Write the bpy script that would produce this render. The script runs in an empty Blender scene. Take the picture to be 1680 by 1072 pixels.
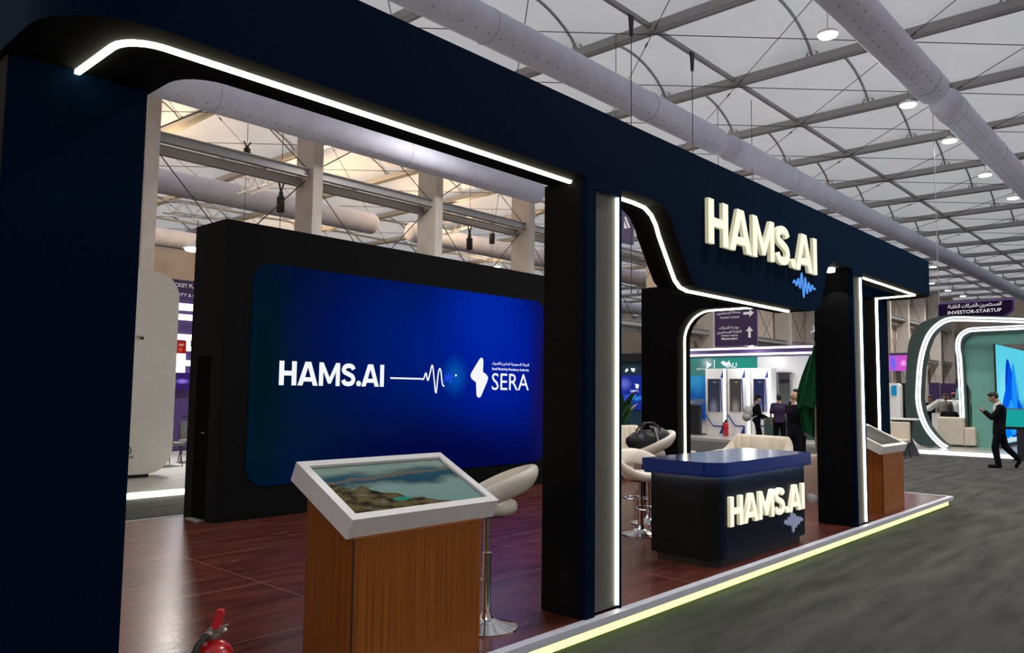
import bpy, bmesh, math, random
from mathutils import Vector as V, Matrix
random.seed(7)
C = bpy.context.scene.collection
PI = math.pi
SC = bpy.context.scene

# ------------------------------------------------------------------ camera
CAM = V((0, 0, 1.65)); FPX = 1287.09; YAW, PITCH, ROLL = 0.74082275, 0.08239663, 0.0120295
_f = V((math.cos(PITCH)*math.cos(YAW), math.cos(PITCH)*math.sin(YAW), math.sin(PITCH)))
_r = _f.cross(V((0, 0, 1))).normalized(); _u = _r.cross(_f)
_R = math.cos(ROLL)*_r + math.sin(ROLL)*_u; _U = -math.sin(ROLL)*_r + math.cos(ROLL)*_u
cam = bpy.data.objects.new('camera', bpy.data.cameras.new('camera')); C.objects.link(cam)
cam.data.sensor_width = 36; cam.data.lens = FPX/1680*36; cam.data.clip_end = 300
m4 = Matrix((( _R.x, _U.x, -_f.x, CAM.x), (_R.y, _U.y, -_f.y, CAM.y), (_R.z, _U.z, -_f.z, CAM.z), (0, 0, 0, 1)))
cam.matrix_world = m4
SC.camera = cam
def ray(x, y): return _f + _R*((x-840)/FPX) - _U*((y-536)/FPX)
def onX(x, y, c): d = ray(x, y); return CAM + d*(c/d.x)
def onY(x, y, c): d = ray(x, y); return CAM + d*(c/d.y)
def onZ(x, y, c): d = ray(x, y); return CAM + d*((c-1.65)/d.z)

# ------------------------------------------------------------------ world, exposure
w = bpy.data.worlds.new('world'); SC.world = w; w.use_nodes = True
w.node_tree.nodes['Background'].inputs[0].default_value = (0.86, 0.90, 1.0, 1)
w.node_tree.nodes['Background'].inputs[1].default_value = 1.95
SC.view_settings.view_transform = 'Standard'; SC.view_settings.look = 'None'
SC.view_settings.gamma = 1; SC.view_settings.exposure = 0.0; SC.view_settings.use_curve_mapping = False
SC.cycles.max_bounces = 6; SC.cycles.diffuse_bounces = 4; SC.cycles.glossy_bounces = 4
SC.cycles.sample_clamp_indirect = 4.0

# ------------------------------------------------------------------ materials
def mat(name, col, rough=0.6, metal=0.0, spec=0.5, noise=0.0, nscale=8.0, bump=0.0, bscale=60.0, emit=None, es=0.0, coat=0.0, stretch=None, transl=0.0, col2=None):
    m = bpy.data.materials.new(name); m.use_nodes = True; nt = m.node_tree; b = nt.nodes['Principled BSDF']
    b.inputs['Base Color'].default_value = (*col, 1); b.inputs['Roughness'].default_value = rough
    b.inputs['Metallic'].default_value = metal; b.inputs['Specular IOR Level'].default_value = spec
    if coat: b.inputs['Coat Weight'].default_value = coat; b.inputs['Coat Roughness'].default_value = 0.12
    tc = nt.nodes.new('ShaderNodeTexCoord'); mp = nt.nodes.new('ShaderNodeMapping')
    nt.links.new(tc.outputs['Object'], mp.inputs[0])
    if stretch: mp.inputs['Scale'].default_value = stretch
    n = nt.nodes.new('ShaderNodeTexNoise'); n.inputs['Scale'].default_value = nscale; n.inputs['Detail'].default_value = 5
    nt.links.new(mp.outputs[0], n.inputs[0])
    mx = nt.nodes.new('ShaderNodeMix'); mx.data_type = 'RGBA'
    c2 = col2 or tuple(max(0, c*(1-noise)) for c in col); c1 = col if col2 else tuple(min(1, c*(1+noise)) for c in col)
    mx.inputs[6].default_value = (*c1, 1); mx.inputs[7].default_value = (*c2, 1)
    rp = nt.nodes.new('ShaderNodeMapRange'); rp.inputs[1].default_value = 0.35; rp.inputs[2].default_value = 0.65
    nt.links.new(n.outputs[0], rp.inputs[0]); nt.links.new(rp.outputs[0], mx.inputs[0]); nt.links.new(mx.outputs[2], b.inputs['Base Color'])
    if bump:
        n2 = nt.nodes.new('ShaderNodeTexNoise'); n2.inputs['Scale'].default_value = bscale; n2.inputs['Detail'].default_value = 3
        nt.links.new(mp.outputs[0], n2.inputs[0])
        bp = nt.nodes.new('ShaderNodeBump'); bp.inputs['Strength'].default_value = bump; bp.inputs['Distance'].default_value = 0.01
        nt.links.new(n2.outputs[0], bp.inputs['Height']); nt.links.new(bp.outputs[0], b.inputs['Normal'])
    if emit: b.inputs['Emission Color'].default_value = (*emit, 1); b.inputs['Emission Strength'].default_value = es
    if transl:
        t = nt.nodes.new('ShaderNodeBsdfTranslucent'); t.inputs[0].default_value = (*col, 1)
        ms = nt.nodes.new('ShaderNodeMixShader'); ms.inputs[0].default_value = transl
        nt.links.new(b.outputs[0], ms.inputs[1]); nt.links.new(t.outputs[0], ms.inputs[2])
        nt.links.new(ms.outputs[0], nt.nodes['Material Output'].inputs[0])
    return m
def glow(name, col, s):
    m = bpy.data.materials.new(name); m.use_nodes = True; nt = m.node_tree
    e = nt.nodes.new('ShaderNodeEmission'); e.inputs[0].default_value = (*col, 1); e.inputs[1].default_value = s
    nt.links.new(e.outputs[0], nt.nodes['Material Output'].inputs[0]); return m
def glow_field(name, base, blobs, s=1.0, noise=0.0, ns=6.0, gl=.012):
    """a lit display: base colour plus soft patches at (u, v, ru, rv, colour) over the panel's own width and height"""
    m = bpy.data.materials.new(name); m.use_nodes = True; nt = m.node_tree; L = nt.links
    tc = nt.nodes.new('ShaderNodeTexCoord'); prev = nt.nodes.new('ShaderNodeRGB'); prev.outputs[0].default_value = (*base, 1); out = prev.outputs[0]
    ax = blobs[0][5] if blobs and len(blobs[0]) > 5 else 'xz'
    sx = nt.nodes.new('ShaderNodeSeparateXYZ'); L.new(tc.outputs['Generated'], sx.inputs[0])
    cb = nt.nodes.new('ShaderNodeCombineXYZ')
    L.new(sx.outputs['XYZ'.index(ax[0].upper())], cb.inputs[0]); L.new(sx.outputs['XYZ'.index(ax[1].upper())], cb.inputs[1])
    src = cb.outputs[0]
    if noise:
        n = nt.nodes.new('ShaderNodeTexNoise'); n.inputs['Scale'].default_value = ns; n.inputs['Detail'].default_value = 6
        L.new(src, n.inputs[0]); sub = nt.nodes.new('ShaderNodeVectorMath'); sub.operation = 'SUBTRACT'; sub.inputs[1].default_value = (.5, .5, .5)
        L.new(n.outputs[1], sub.inputs[0]); sc = nt.nodes.new('ShaderNodeVectorMath'); sc.operation = 'SCALE'; sc.inputs['Scale'].default_value = noise
        L.new(sub.outputs[0], sc.inputs[0]); ad = nt.nodes.new('ShaderNodeVectorMath'); ad.operation = 'ADD'
        L.new(src, ad.inputs[0]); L.new(sc.outputs[0], ad.inputs[1]); src = ad.outputs[0]
    for bl in blobs:
        u, v, ru, rv, col = bl[:5]
        a = nt.nodes.new('ShaderNodeVectorMath'); a.operation = 'SUBTRACT'; a.inputs[1].default_value = (u, v, 0); L.new(src, a.inputs[0])
        k = nt.nodes.new('ShaderNodeVectorMath'); k.operation = 'MULTIPLY'; k.inputs[1].default_value = (1/ru, 1/rv, 0); L.new(a.outputs[0], k.inputs[0])
        d = nt.nodes.new('ShaderNodeVectorMath'); d.operation = 'LENGTH'; L.new(k.outputs[0], d.inputs[0])
        mr = nt.nodes.new('ShaderNodeMapRange'); mr.interpolation_type = 'SMOOTHSTEP'
        mr.inputs[1].default_value = 0; mr.inputs[2].default_value = 1; mr.inputs[3].default_value = 1; mr.inputs[4].default_value = 0
        L.new(d.outputs['Value'], mr.inputs[0])
        mx = nt.nodes.new('ShaderNodeMix'); mx.data_type = 'RGBA'; L.new(mr.outputs[0], mx.inputs[0]); L.new(out, mx.inputs[6]); mx.inputs[7].default_value = (*col, 1)
        out = mx.outputs[2]
    e = nt.nodes.new('ShaderNodeEmission'); e.inputs[1].default_value = s; L.new(out, e.inputs[0])
    g = nt.nodes.new('ShaderNodeBsdfGlossy'); g.inputs['Roughness'].default_value = .25; g.inputs[0].default_value = (gl, gl, gl, 1)
    ad = nt.nodes.new('ShaderNodeAddShader'); L.new(e.outputs[0], ad.inputs[0]); L.new(g.outputs[0], ad.inputs[1])
    L.new(ad.outputs[0], nt.nodes['Material Output'].inputs[0]); return m

M = {}
M['navy'] = mat('navy_fabric', (.0001, .0066, .0235), .9, spec=.05, noise=.15, nscale=300)
_b = M['navy'].node_tree.nodes['Principled BSDF']; _b.inputs['Sheen Weight'].default_value = .07; _b.inputs['Sheen Tint'].default_value = (.0, .30, .75, 1); _b.inputs['Sheen Roughness'].default_value = .35
M['black'] = mat('black_fabric', (.0056, .0058, .0064), .85, spec=.08, noise=.2, nscale=300)
M['carpet'] = mat('grey_carpet', (.088, .089, .083), .95, spec=.1, col2=(.050, .052, .049), nscale=1.6, bump=.9, bscale=90, stretch=(.5, 3.2, 1))
M['membrane'] = mat('roof_membrane', (.66, .645, .62), .7, spec=.2, noise=.05, nscale=.9, transl=.30)
M['steel'] = mat('grey_aluminium', (.34, .34, .345), .5, .3)
M['steel_light'] = mat('pale_aluminium', (.42, .42, .44), .4, .4)
M['dark_steel'] = mat('dark_steel', (.06, .06, .065), .6, .2)
M['duct'] = mat('duct_fabric', (.70, .72, .88), .7, spec=.3, noise=.05, nscale=2, bump=.25, bscale=3)
M['wrap'] = mat('column_fabric', (.60, .56, .53), .8, spec=.2, noise=.07, nscale=1.2, bump=.5, bscale=4)
M['cream_wall'] = mat('cream_hall_lining', (.66, .56, .48), .85, spec=.15, noise=.1, nscale=.5, bump=.4, bscale=1.5)
M["strip"] = glow('strip_light', (1.0, .97, .74), 8)
M['strip_cool'] = glow('cool_strip_light', (.93, .95, 1.0), 2.4)
M['strip_green'] = glow('yellow_green_strip_light', (.55, .74, .19), 3.2)
M['lamp'] = glow('lamp_glass', (1, .97, .9), 9)
M['letter'] = glow('lit_letter_face', (1.0, .98, .78), 1.05)
M['letter_side'] = mat('letter_side', (.8, .8, .7), .5, emit=(1, .93, .55), es=.32)
M['wave_blue'] = glow('lit_blue_wave', (.10, .33, .9), 1.0)
M['wave_grey'] = mat('grey_wave', (.30, .34, .45), .4, emit=(.4, .45, .7), es=.25)
M['white'] = mat('white_paint', (.86, .86, .87), .35, noise=.02)
M['trim'] = mat('white_trim', (.60, .62, .72), .4, noise=.04)
M['panel'] = mat('grey_light_panel', (.085, .088, .088), .8, noise=.05)
M['blue_top'] = mat('blue_gloss_top', (.010, .040, .27), .18, spec=.5, coat=.4)
M['chrome'] = mat('chrome', (.75, .75, .77), .1, 1.0)
M['leather'] = mat('white_leather', (.74, .70, .62), .4, noise=.03)
M['velvet'] = mat('cream_velvet', (.66, .60, .50), .85, spec=.2, noise=.02, nscale=6)
M['velvet_pink'] = mat('blush_velvet', (.52, .43, .37), .85, spec=.2, noise=.06, nscale=20)
M['velvet_grey'] = mat('grey_velvet', (.30, .33, .40), .8, spec=.2, noise=.05)
M['counter_black'] = mat('counter_black', (.006, .007, .009), .5, spec=.15)
M['counter_navy'] = mat('counter_navy', (.0008, .0060, .020), .5, spec=.15)
M['bag'] = mat('black_nylon', (.008, .010, .016), .5, noise=.2, bump=.4, bscale=20)
M['rubber'] = mat('black_rubber', (.02, .022, .022), .5)
M['red'] = mat('red_enamel', (.42, .006, .012), .22, noise=.12, nscale=30, coat=.4)
M['red_plastic'] = mat('red_plastic', (.62, .02, .035), .4)
M['brass'] = mat('dull_metal', (.45, .42, .38), .35, .9)
M['flag'] = mat('green_flag_cloth', (.004, .075, .028), .75, spec=.2, noise=.1)
M['leaf'] = mat('green_leaf', (.015, .085, .014), .35, noise=.4, nscale=4)
M['skin'] = mat('skin', (.42, .24, .17), .55)
M['skin_dark'] = mat('brown_skin', (.20, .105, .07), .55)
M['hair'] = mat('black_hair', (.008, .007, .007), .5, bump=.5, bscale=80)
M['suit'] = mat('black_suit', (.0035, .0035, .007), .85, noise=.2, spec=.12)
M['shirt'] = mat('white_shirt', (.75, .76, .80), .7)
M['purple_shirt'] = mat('purple_shirt', (.022, .007, .05), .7, noise=.3, nscale=6)
M['grey_shirt'] = mat('patterned_shirt', (.16, .15, .13), .8, noise=.6, nscale=16)
M['teal'] = mat('teal_wall', (.17, .42, .36), .75, noise=.03)
M['dgreen'] = mat('dark_green_panel', (.030, .060, .055), .55, noise=.05)
M['purple'] = mat('purple_sign', (.042, .018, .10), .5)
M['signtext'] = mat('white_lettering', (.8, .8, .85), .6, emit=(1, 1, 1), es=.12)
M['dtext'] = mat('dark_lettering', (.03, .03, .03), .6)
M['greywhite'] = mat('white_booth_panel', (.62, .60, .56), .6, noise=.02)
M['white_txt'] = glow('white_display_text', (.95, .97, 1), .95)
M['glass_dark'] = mat('dark_display', (.03, .035, .06), .15, emit=(.10, .12, .2), es=.35)
M['grey_floor'] = mat('pale_booth_floor', (.42, .42, .40), .25, noise=.06, nscale=2)
M['grey_bag'] = mat('grey_backpack', (.45, .45, .44), .7, bump=.5, bscale=12)

def wood_floor():
    m = mat('red_brown_floor', (.135, .036, .026), .2, spec=.4, col2=(.062, .015, .012), nscale=2.6, stretch=(.7, 4.5, 1))
    nt = m.node_tree; L = nt.links; b = nt.nodes['Principled BSDF']; tc = nt.nodes['Texture Coordinate']
    # scuffs, and thin seams between the sheets
    n = nt.nodes.new('ShaderNodeTexNoise'); n.inputs['Scale'].default_value = 5; n.inputs['Detail'].default_value = 8; n.inputs['Roughness'].default_value = .7
    mp = nt.nodes.new('ShaderNodeMapping'); mp.inputs['Scale'].default_value = (.35, 3, 1); mp.inputs['Rotation'].default_value = (0, 0, .25)
    L.new(tc.outputs['Object'], mp.inputs[0]); L.new(mp.outputs[0], n.inputs[0])
    r = nt.nodes.new('ShaderNodeMapRange'); r.inputs[1].default_value = .60; r.inputs[2].default_value = .80; r.inputs[4].default_value = .35; L.new(n.outputs[0], r.inputs[0])
    old = b.inputs['Base Color'].links[0].from_socket
    mx = nt.nodes.new('ShaderNodeMix'); mx.data_type = 'RGBA'; L.new(r.outputs[0], mx.inputs[0]); L.new(old, mx.inputs[6]); mx.inputs[7].default_value = (.42, .30, .25, 1)
    br = nt.nodes.new('ShaderNodeTexBrick'); br.inputs['Scale'].default_value = 1; br.inputs['Brick Width'].default_value = 2.44; br.inputs['Row Height'].default_value = 1.22
    br.inputs['Mortar Size'].default_value = .004; br.inputs['Color1'].default_value = (0, 0, 0, 1); br.inputs['Color2'].default_value = (0, 0, 0, 1); br.inputs['Mortar'].default_value = (.5, .5, .5, 1); br.offset = 0
    L.new(tc.outputs['Object'], br.inputs[0])
    m2 = nt.nodes.new('ShaderNodeMix'); m2.data_type = 'RGBA'; L.new(br.outputs[0], m2.inputs[0]); L.new(mx.outputs[2], m2.inputs[6]); m2.inputs[7].default_value = (.38, .24, .2, 1)
    L.new(m2.outputs[2], b.inputs['Base Color'])
    rr = nt.nodes.new('ShaderNodeMapRange'); rr.inputs[3].default_value = .14; rr.inputs[4].default_value = .34; L.new(n.outputs[0], rr.inputs[0]); L.new(rr.outputs[0], b.inputs['Roughness'])
    return m
M['woodfloor'] = wood_floor()
M['wood'] = mat('brown_veneer', (.33, .105, .012), .45, col2=(.20, .055, .007), nscale=1.0, stretch=(95, 95, 1.2), spec=.3)

# ------------------------------------------------------------------ mesh helpers
class MB:
    def __init__(s): s.v = []; s.f = []; s.mi = []; s.k = 0
    def add(s, vs, fs):
        o = len(s.v); s.v += [V(p) for p in vs]; s.f += [tuple(i+o for i in f) for f in fs]; s.mi += [s.k]*len(fs); return s
    def mat(s, k): s.k = k; return s
    def box(s, x0, x1, y0, y1, z0, z1, bev=0):
        if bev:
            b = bmesh.new(); bmesh.ops.create_cube(b, size=1)
            for q in b.verts: q.co = V(((x0+x1)/2+q.co.x*(x1-x0), (y0+y1)/2+q.co.y*(y1-y0), (z0+z1)/2+q.co.z*(z1-z0)))
            bmesh.ops.bevel(b, geom=b.edges[:], offset=bev, segments=2, affect='EDGES', profile=.6)
            b.verts.index_update(); s.add([q.co.copy() for q in b.verts], [[q.index for q in f.verts] for f in b.faces]); b.free(); return s
        v = [(x, y, z) for x in (x0, x1) for y in (y0, y1) for z in (z0, z1)]
        return s.add(v, [(0, 1, 3, 2), (4, 6, 7, 5), (0, 4, 5, 1), (2, 3, 7, 6), (0, 2, 6, 4), (1, 5, 7, 3)])
    def prism(s, pts, d):
        """polygon (list of 3D points, may be concave) swept by the vector d"""
        n = len(pts); d = V(d); a = [V(p) for p in pts]
        tri = bmesh.new(); vs = [tri.verts.new(p) for p in a]; tri.faces.new(vs); tri.normal_update(); r = bmesh.ops.triangulate(tri, faces=tri.faces[:])
        tri.verts.index_update(); fs = [tuple(q.index for q in f.verts) for f in tri.faces]; tri.free()
        nrm = V((0, 0, 0))
        for i in range(n): nrm += a[i].cross(a[(i+1) % n])
        flip = nrm.dot(d) > 0
        caps = [(f[::-1] if flip else f) for f in fs] + [tuple(i+n for i in (f if flip else f[::-1])) for f in fs]
        side = []
        for i in range(n):
            j = (i+1) % n; side.append((i, j, j+n, i+n) if flip else (j, i, i+n, j+n))
        return s.add(a+[p+d for p in a], caps+side)
    def lathe(s, c, prof, n=20):
        c = V(c); vs = []; fs = []
        for r, z in prof:
            for i in range(n): vs.append(c+V((r*math.cos(2*PI*i/n), r*math.sin(2*PI*i/n), z)))
        for k in range(len(prof)-1):
            for i in range(n): fs.append((k*n+i, k*n+(i+1) % n, (k+1)*n+(i+1) % n, (k+1)*n+i))
        fs.append(tuple(range(n))[::-1]); fs.append(tuple(range((len(prof)-1)*n, len(prof)*n)))
        return s.add(vs, fs)
    def tube(s, pts, r, n=8, closed=False, up=None):
        pts = [V(p) for p in pts]; N = len(pts); rs = r if isinstance(r, (list, tuple)) else [r]*N
        vs = []; fs = []; prev = None
        for i, p in enumerate(pts):
            if closed: t = pts[(i+1) % N]-pts[i-1]
            else: t = pts[min(i+1, N-1)]-pts[max(i-1, 0)]
            t.normalize()
            a = (prev - t*prev.dot(t)) if prev else (V((0, 0, 1)) if abs(t.z) < .95 else V((1, 0, 0)))
            a = (a - t*a.dot(t)).normalized(); prev = a; b = t.cross(a)
            for k in range(n): vs.append(p + (a*math.cos(2*PI*k/n)+b*math.sin(2*PI*k/n))*rs[i])
        for i in range(N if closed else N-1):
            j = (i+1) % N
            for k in range(n): fs.append((i*n+k, i*n+(k+1) % n, j*n+(k+1) % n, j*n+k))
        if not closed: fs += [tuple(range(n))[::-1], tuple(range((N-1)*n, N*n))]
        return s.add(vs, fs)
    def ribbon(s, pts, wdir, w, nrm, h):
        """flat strip light: a path with width w along wdir and thickness h along nrm (either may be one vector or one per point)"""
        N = len(pts); vs = []; fs = []
        for i, p in enumerate(pts):
            p = V(p); wd = V(wdir[i] if isinstance(wdir, list) else wdir); nn = V(nrm[i] if isinstance(nrm, list) else nrm)
            vs += [p-wd*w/2, p+wd*w/2, p+wd*w/2+nn*h, p-wd*w/2+nn*h]
        for i in range(N-1):
            for k in range(4): fs.append((4*i+k, 4*i+(k+1) % 4, 4*i+4+(k+1) % 4, 4*i+4+k))
        fs += [(3, 2, 1, 0), (4*N-4, 4*N-3, 4*N-2, 4*N-1)]
        return s.add(vs, fs)
    def cap(s, a, b, ra, rb=None, n=10):
        rb = ra if rb is None else rb; a, b = V(a), V(b); d = (b-a)
        if d.length < 1e-6: return s.ball(a, (ra, ra, ra))
        t = d.normalized(); P = []; R = []
        for k in (1, .8, .4): P.append(a-t*ra*k); R.append(ra*math.sqrt(max(.02, 1-k*k)))
        P.append(a); R.append(ra); P.append(b); R.append(rb)
        for k in (.4, .8, 1): P.append(b+t*rb*k); R.append(rb*math.sqrt(max(.02, 1-k*k)))
        return s.tube(P, R, n)
    def ball(s, c, r, n=14, rot=None):
        c = V(c); vs = []; fs = []; m = n//2+1
        for j in range(1, m):
            th = PI*j/m
            for i in range(n):
                p = V((r[0]*math.sin(th)*math.cos(2*PI*i/n), r[1]*math.sin(th)*math.sin(2*PI*i/n), r[2]*math.cos(th)))
                if rot: p = rot @ p
                vs.append(c+p)
        for j in range(m-2):
            for i in range(n): fs.append((j*n+i, (j+1)*n+i, (j+1)*n+(i+1) % n, j*n+(i+1) % n))
        fs.append(tuple(range(n))); fs.append(tuple(range((m-2)*n, (m-1)*n))[::-1])
        return s.add(vs, fs)
    def grid(s, rows, closed=False):
        n = len(rows[0]); o = []; fs = []
        for r in rows: o += [V(p) for p in r]
        for i in range(len(rows)-1):
            for k in range(n if closed else n-1): fs.append((i*n+k, i*n+(k+1) % n, (i+1)*n+(k+1) % n, (i+1)*n+k))
        return s.add(o, fs)
def link(name, mb, mats, parent=None, off=(0, 0, 0), smooth=False, fix=True):
    me = bpy.data.meshes.new(name); off = V(off)
    me.from_pydata([tuple(p-off) for p in mb.v], [], mb.f)
    if not isinstance(mats, (list, tuple)): mats = [mats]
    for m in mats: me.materials.append(m)
    for i, p in enumerate(me.polygons): p.material_index = mb.mi[i]
    if fix:
        b = bmesh.new(); b.from_mesh(me); bmesh.ops.recalc_face_normals(b, faces=b.faces[:]); b.to_mesh(me); b.free()
    if smooth:
        me.shade_smooth()
        if smooth != 'all': me.set_sharp_from_angle(angle=math.radians(35))
    o = bpy.data.objects.new(name, me); C.objects.link(o); o.parent = parent
    return o
def thing(name, label, cat, loc=(0, 0, 0), rz=0, group=None):
    o = bpy.data.objects.new(name, None); C.objects.link(o); o.location = loc; o.rotation_euler = (0, 0, rz); o.empty_display_size = .1
    o['label'] = label; o['category'] = cat
    if group: o['group'] = group
    return o
def part(t, name, mb, mats, world=True, smooth=False, label=None, kind=None, parent=None):
    """mb in world coordinates (thing unrotated) or, world=False, in the thing's own"""
    o = link(name, mb, mats, parent or t, t.location if world else (0, 0, 0), smooth)
    if label: o['label'] = label
    if kind: o['kind'] = kind
    return o
def single(name, label, cat, mb, mats, loc=(0, 0, 0), smooth=False, group=None):
    o = link(name, mb, mats, None, loc, smooth); o.location = loc; o['label'] = label; o['category'] = cat
    if group: o['group'] = group
    return o
def struct(name, mb, mats, smooth=False, parent=None, label=None):
    o = link(name, mb, mats, parent, smooth=smooth)
    if parent is None: o['kind'] = 'structure'
    if label: o['label'] = label
    return o
def dup(root, loc, rz, label, group=None):
    r = root.copy(); C.objects.link(r); r.location = loc; r.rotation_euler = (0, 0, rz); r['label'] = label
    if group: r['group'] = group
    for ch in list(root.children):
        c = ch.copy(); C.objects.link(c); c.parent = r
        for g in ch.children: d = g.copy(); C.objects.link(d); d.parent = c
    return r
def arc(cx, cy, r, a0, a1, n=10):
    return [(cx+r*math.cos(math.radians(a0+(a1-a0)*i/n)), cy+r*math.sin(math.radians(a0+(a1-a0)*i/n))) for i in range(n+1)]
def rrect(x0, x1, y0, y1, r, n=8):
    return arc(x1-r, y0+r, r, -90, 0, n)+arc(x1-r, y1-r, r, 0, 90, n)+arc(x0+r, y1-r, r, 90, 180, n)+arc(x0+r, y0+r, r, 180, 270, n)
def text(body, p0, right, up, width, height, bold=0.0, ext=0.0, align='l'):
    """lettering with its ink box fitted to width x height from its lower left corner p0; returns (list of MB, one per glyph piece)"""
    c = bpy.data.curves.new('lettering', 'FONT'); c.body = body; c.size = 1; c.offset = bold; c.resolution_u = 3; c.extrude = .5 if ext else 0
    o = bpy.data.objects.new('lettering', c); C.objects.link(o)
    bpy.context.view_layer.update()
    me = bpy.data.meshes.new_from_object(o.evaluated_get(bpy.context.evaluated_depsgraph_get()))
    bpy.data.objects.remove(o); bpy.data.curves.remove(c)
    vs = [v.co.copy() for v in me.vertices]; fs = [tuple(p.vertices) for p in me.polygons]
    x0 = min(v.x for v in vs); x1 = max(v.x for v in vs); y0 = min(v.y for v in vs); y1 = max(v.y for v in vs)
    sy = height/(y1-y0); sx = width/(x1-x0) if width else sy
    right = V(right).normalized(); up = V(up).normalized(); nr = right.cross(up); p0 = V(p0)
    if align == 'c': p0 = p0 - right*(x1-x0)*sx/2
    if align == 'r': p0 = p0 - right*(x1-x0)*sx
    P = [p0+right*(v.x-x0)*sx+up*(v.y-y0)*sy+nr*(v.z+(.5 if ext else 0))*ext for v in vs]
    # islands
    key = {}; idx = []
    for v in vs:
        k = (round(v.x, 4), round(v.y, 4), round(v.z, 3)); idx.append(key.setdefault(k, len(key)))
    par = list(range(len(key)))
    def fd(a):
        while par[a] != a: par[a] = par[par[a]]; a = par[a]
        return a
    for f in fs:
        for i in f[1:]: par[fd(idx[i])] = fd(idx[f[0]])
    isl = {}
    for f in fs: isl.setdefault(fd(idx[f[0]]), []).append(f)
    out = []
    for g in isl.values():
        ids = sorted({i for f in g for i in f}); mp = {a: b for b, a in enumerate(ids)}; m = MB()
        for f in g:
            front = abs(sum(vs[i].z for i in f)/len(f)-.5) < .01
            m.mat(0 if (front or not ext) else 1); m.mi.append(m.k); m.f.append(tuple(mp[i] for i in f))
        m.v = [P[i] for i in ids]; m.cx = min(vs[i].x for i in ids); out.append(m)
    out.sort(key=lambda m: m.cx); bpy.data.meshes.remove(me); return out
def text1(*a, **k):
    ms = text(*a, **k); m = MB()
    for q in ms: m.add(q.v, q.f)
    return m
def glyphs(p0, width, height, ext, bev=0):
    """the bold letters H A M S . A I as separate solids facing -Y, lower left corner p0"""
    t_ = .215; G = []
    def poly(x, pts): return [(x+a, b) for a, b in pts]
    x = 0
    G.append([poly(x, [(0, 0), (t_, 0), (t_, .40), (.78-t_, .40), (.78-t_, 0), (.78, 0), (.78, 1), (.78-t_, 1), (.78-t_, .60), (t_, .60), (t_, 1), (0, 1)])]); x += .84
    A = [[(0, 0), (.225, 0), (.47, .78), (.47, 1), (.335, 1)], [(.94, 0), (.715, 0), (.47, .78), (.47, 1), (.605, 1)][::-1], [(.24, .17), (.70, .17), (.65, .35), (.29, .35)]]
    G.append([poly(x, q) for q in A]); x += 1.0
    G.append([poly(x, [(0, 0), (.20, 0), (.20, .62), (.44, .10), (.58, .10), (.82, .62), (.82, 0), (1.02, 0), (1.02, 1), (.82, 1), (.51, .36), (.20, 1), (0, 1)])]); x += 1.09
    K = [(.63, .74), (.55, .86), (.38, .90), (.21, .86), (.125, .74), (.17, .62), (.37, .53), (.57, .43), (.62, .28), (.54, .14), (.36, .10), (.18, .14), (.10, .27)]
    sm = []
    for i in range(len(K)-1):
        q0, q1, q2, q3 = [V(K[max(0, min(len(K)-1, j))]) for j in (i-1, i, i+1, i+2)]
        for k in range(4):
            u = k/4; sm.append(.5*((2*q1)+(-q0+q2)*u+(2*q0-5*q1+4*q2-q3)*u*u+(-q0+3*q1-3*q2+q3)*u**3))
    sm.append(V(K[-1])); L_ = []; R_2 = []
    for i, p in enumerate(sm):
        d = (sm[min(i+1, len(sm)-1)]-sm[max(i-1, 0)]).normalized(); n = V((-d.y, d.x)); L_.append(p+n*.10); R_2.append(p-n*.10)
    G.append([[(x+q.x, q.y) for q in L_+R_2[::-1]]]); x += .78
    G.append([[(x+.125+.125*math.cos(a*PI/8), .125+.125*math.sin(a*PI/8)) for a in range(16)]]); x += .27
    G.append([poly(x, q) for q in A]); x += 1.0
    G.append([poly(x, [(0, 0), (t_, 0), (t_, 1), (0, 1)])]); x += t_
    sx = width/x; out = []; p0 = V(p0)
    for g in G:
        m = MB()
        for k, q in enumerate(g):
            P = [p0+V((a*sx, -.0008*k, b*height)) for a, b in q]; n0 = len(m.mi)
            m.mat(0).prism([p+V((0, -ext, 0)) for p in P], (0, ext, 0))
            if ext > .01:
                for i in range(n0, len(m.f)):
                    a, b, c = [m.v[j] for j in m.f[i][:3]]; nn = (b-a).cross(c-a)
                    if nn.length > 0 and abs(nn.normalized().y) < .5: m.mi[i] = 1
        out.append(m)
    return out
def merge(ms):
    m = MB()
    for q in ms:
        o = len(m.v); m.v += q.v; m.f += [tuple(i+o for i in f) for f in q.f]; m.mi += q.mi
    return m
def blob(mb, voxel=.02, smooth=4):
    """fuse overlapping shapes into one continuous surface"""
    me = bpy.data.meshes.new('fuse'); me.from_pydata([tuple(v) for v in mb.v], [], mb.f)
    b = bmesh.new(); b.from_mesh(me); bmesh.ops.recalc_face_normals(b, faces=b.faces[:]); b.to_mesh(me); b.free()
    o = bpy.data.objects.new('fuse', me); C.objects.link(o)
    r = o.modifiers.new('r', 'REMESH'); r.mode = 'VOXEL'; r.voxel_size = voxel
    if smooth: s = o.modifiers.new('s', 'SMOOTH'); s.iterations = smooth; s.factor = .5
    bpy.context.view_layer.update()
    m2 = bpy.data.meshes.new_from_object(o.evaluated_get(bpy.context.evaluated_depsgraph_get()))
    bpy.data.objects.remove(o); bpy.data.meshes.remove(me)
    out = MB(); out.add([v.co for v in m2.vertices], [tuple(p.vertices) for p in m2.polygons]); bpy.data.meshes.remove(m2); return out
def sub(name, mb, mats, parent, t, **k): return part(t, name, mb, mats, parent=parent, **k)
TX, TY, TZ = V((1, 0, 0)), V((0, 1, 0)), V((0, 0, 1))
NX = -TY   # reading direction of things that face the camera along -X

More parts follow.
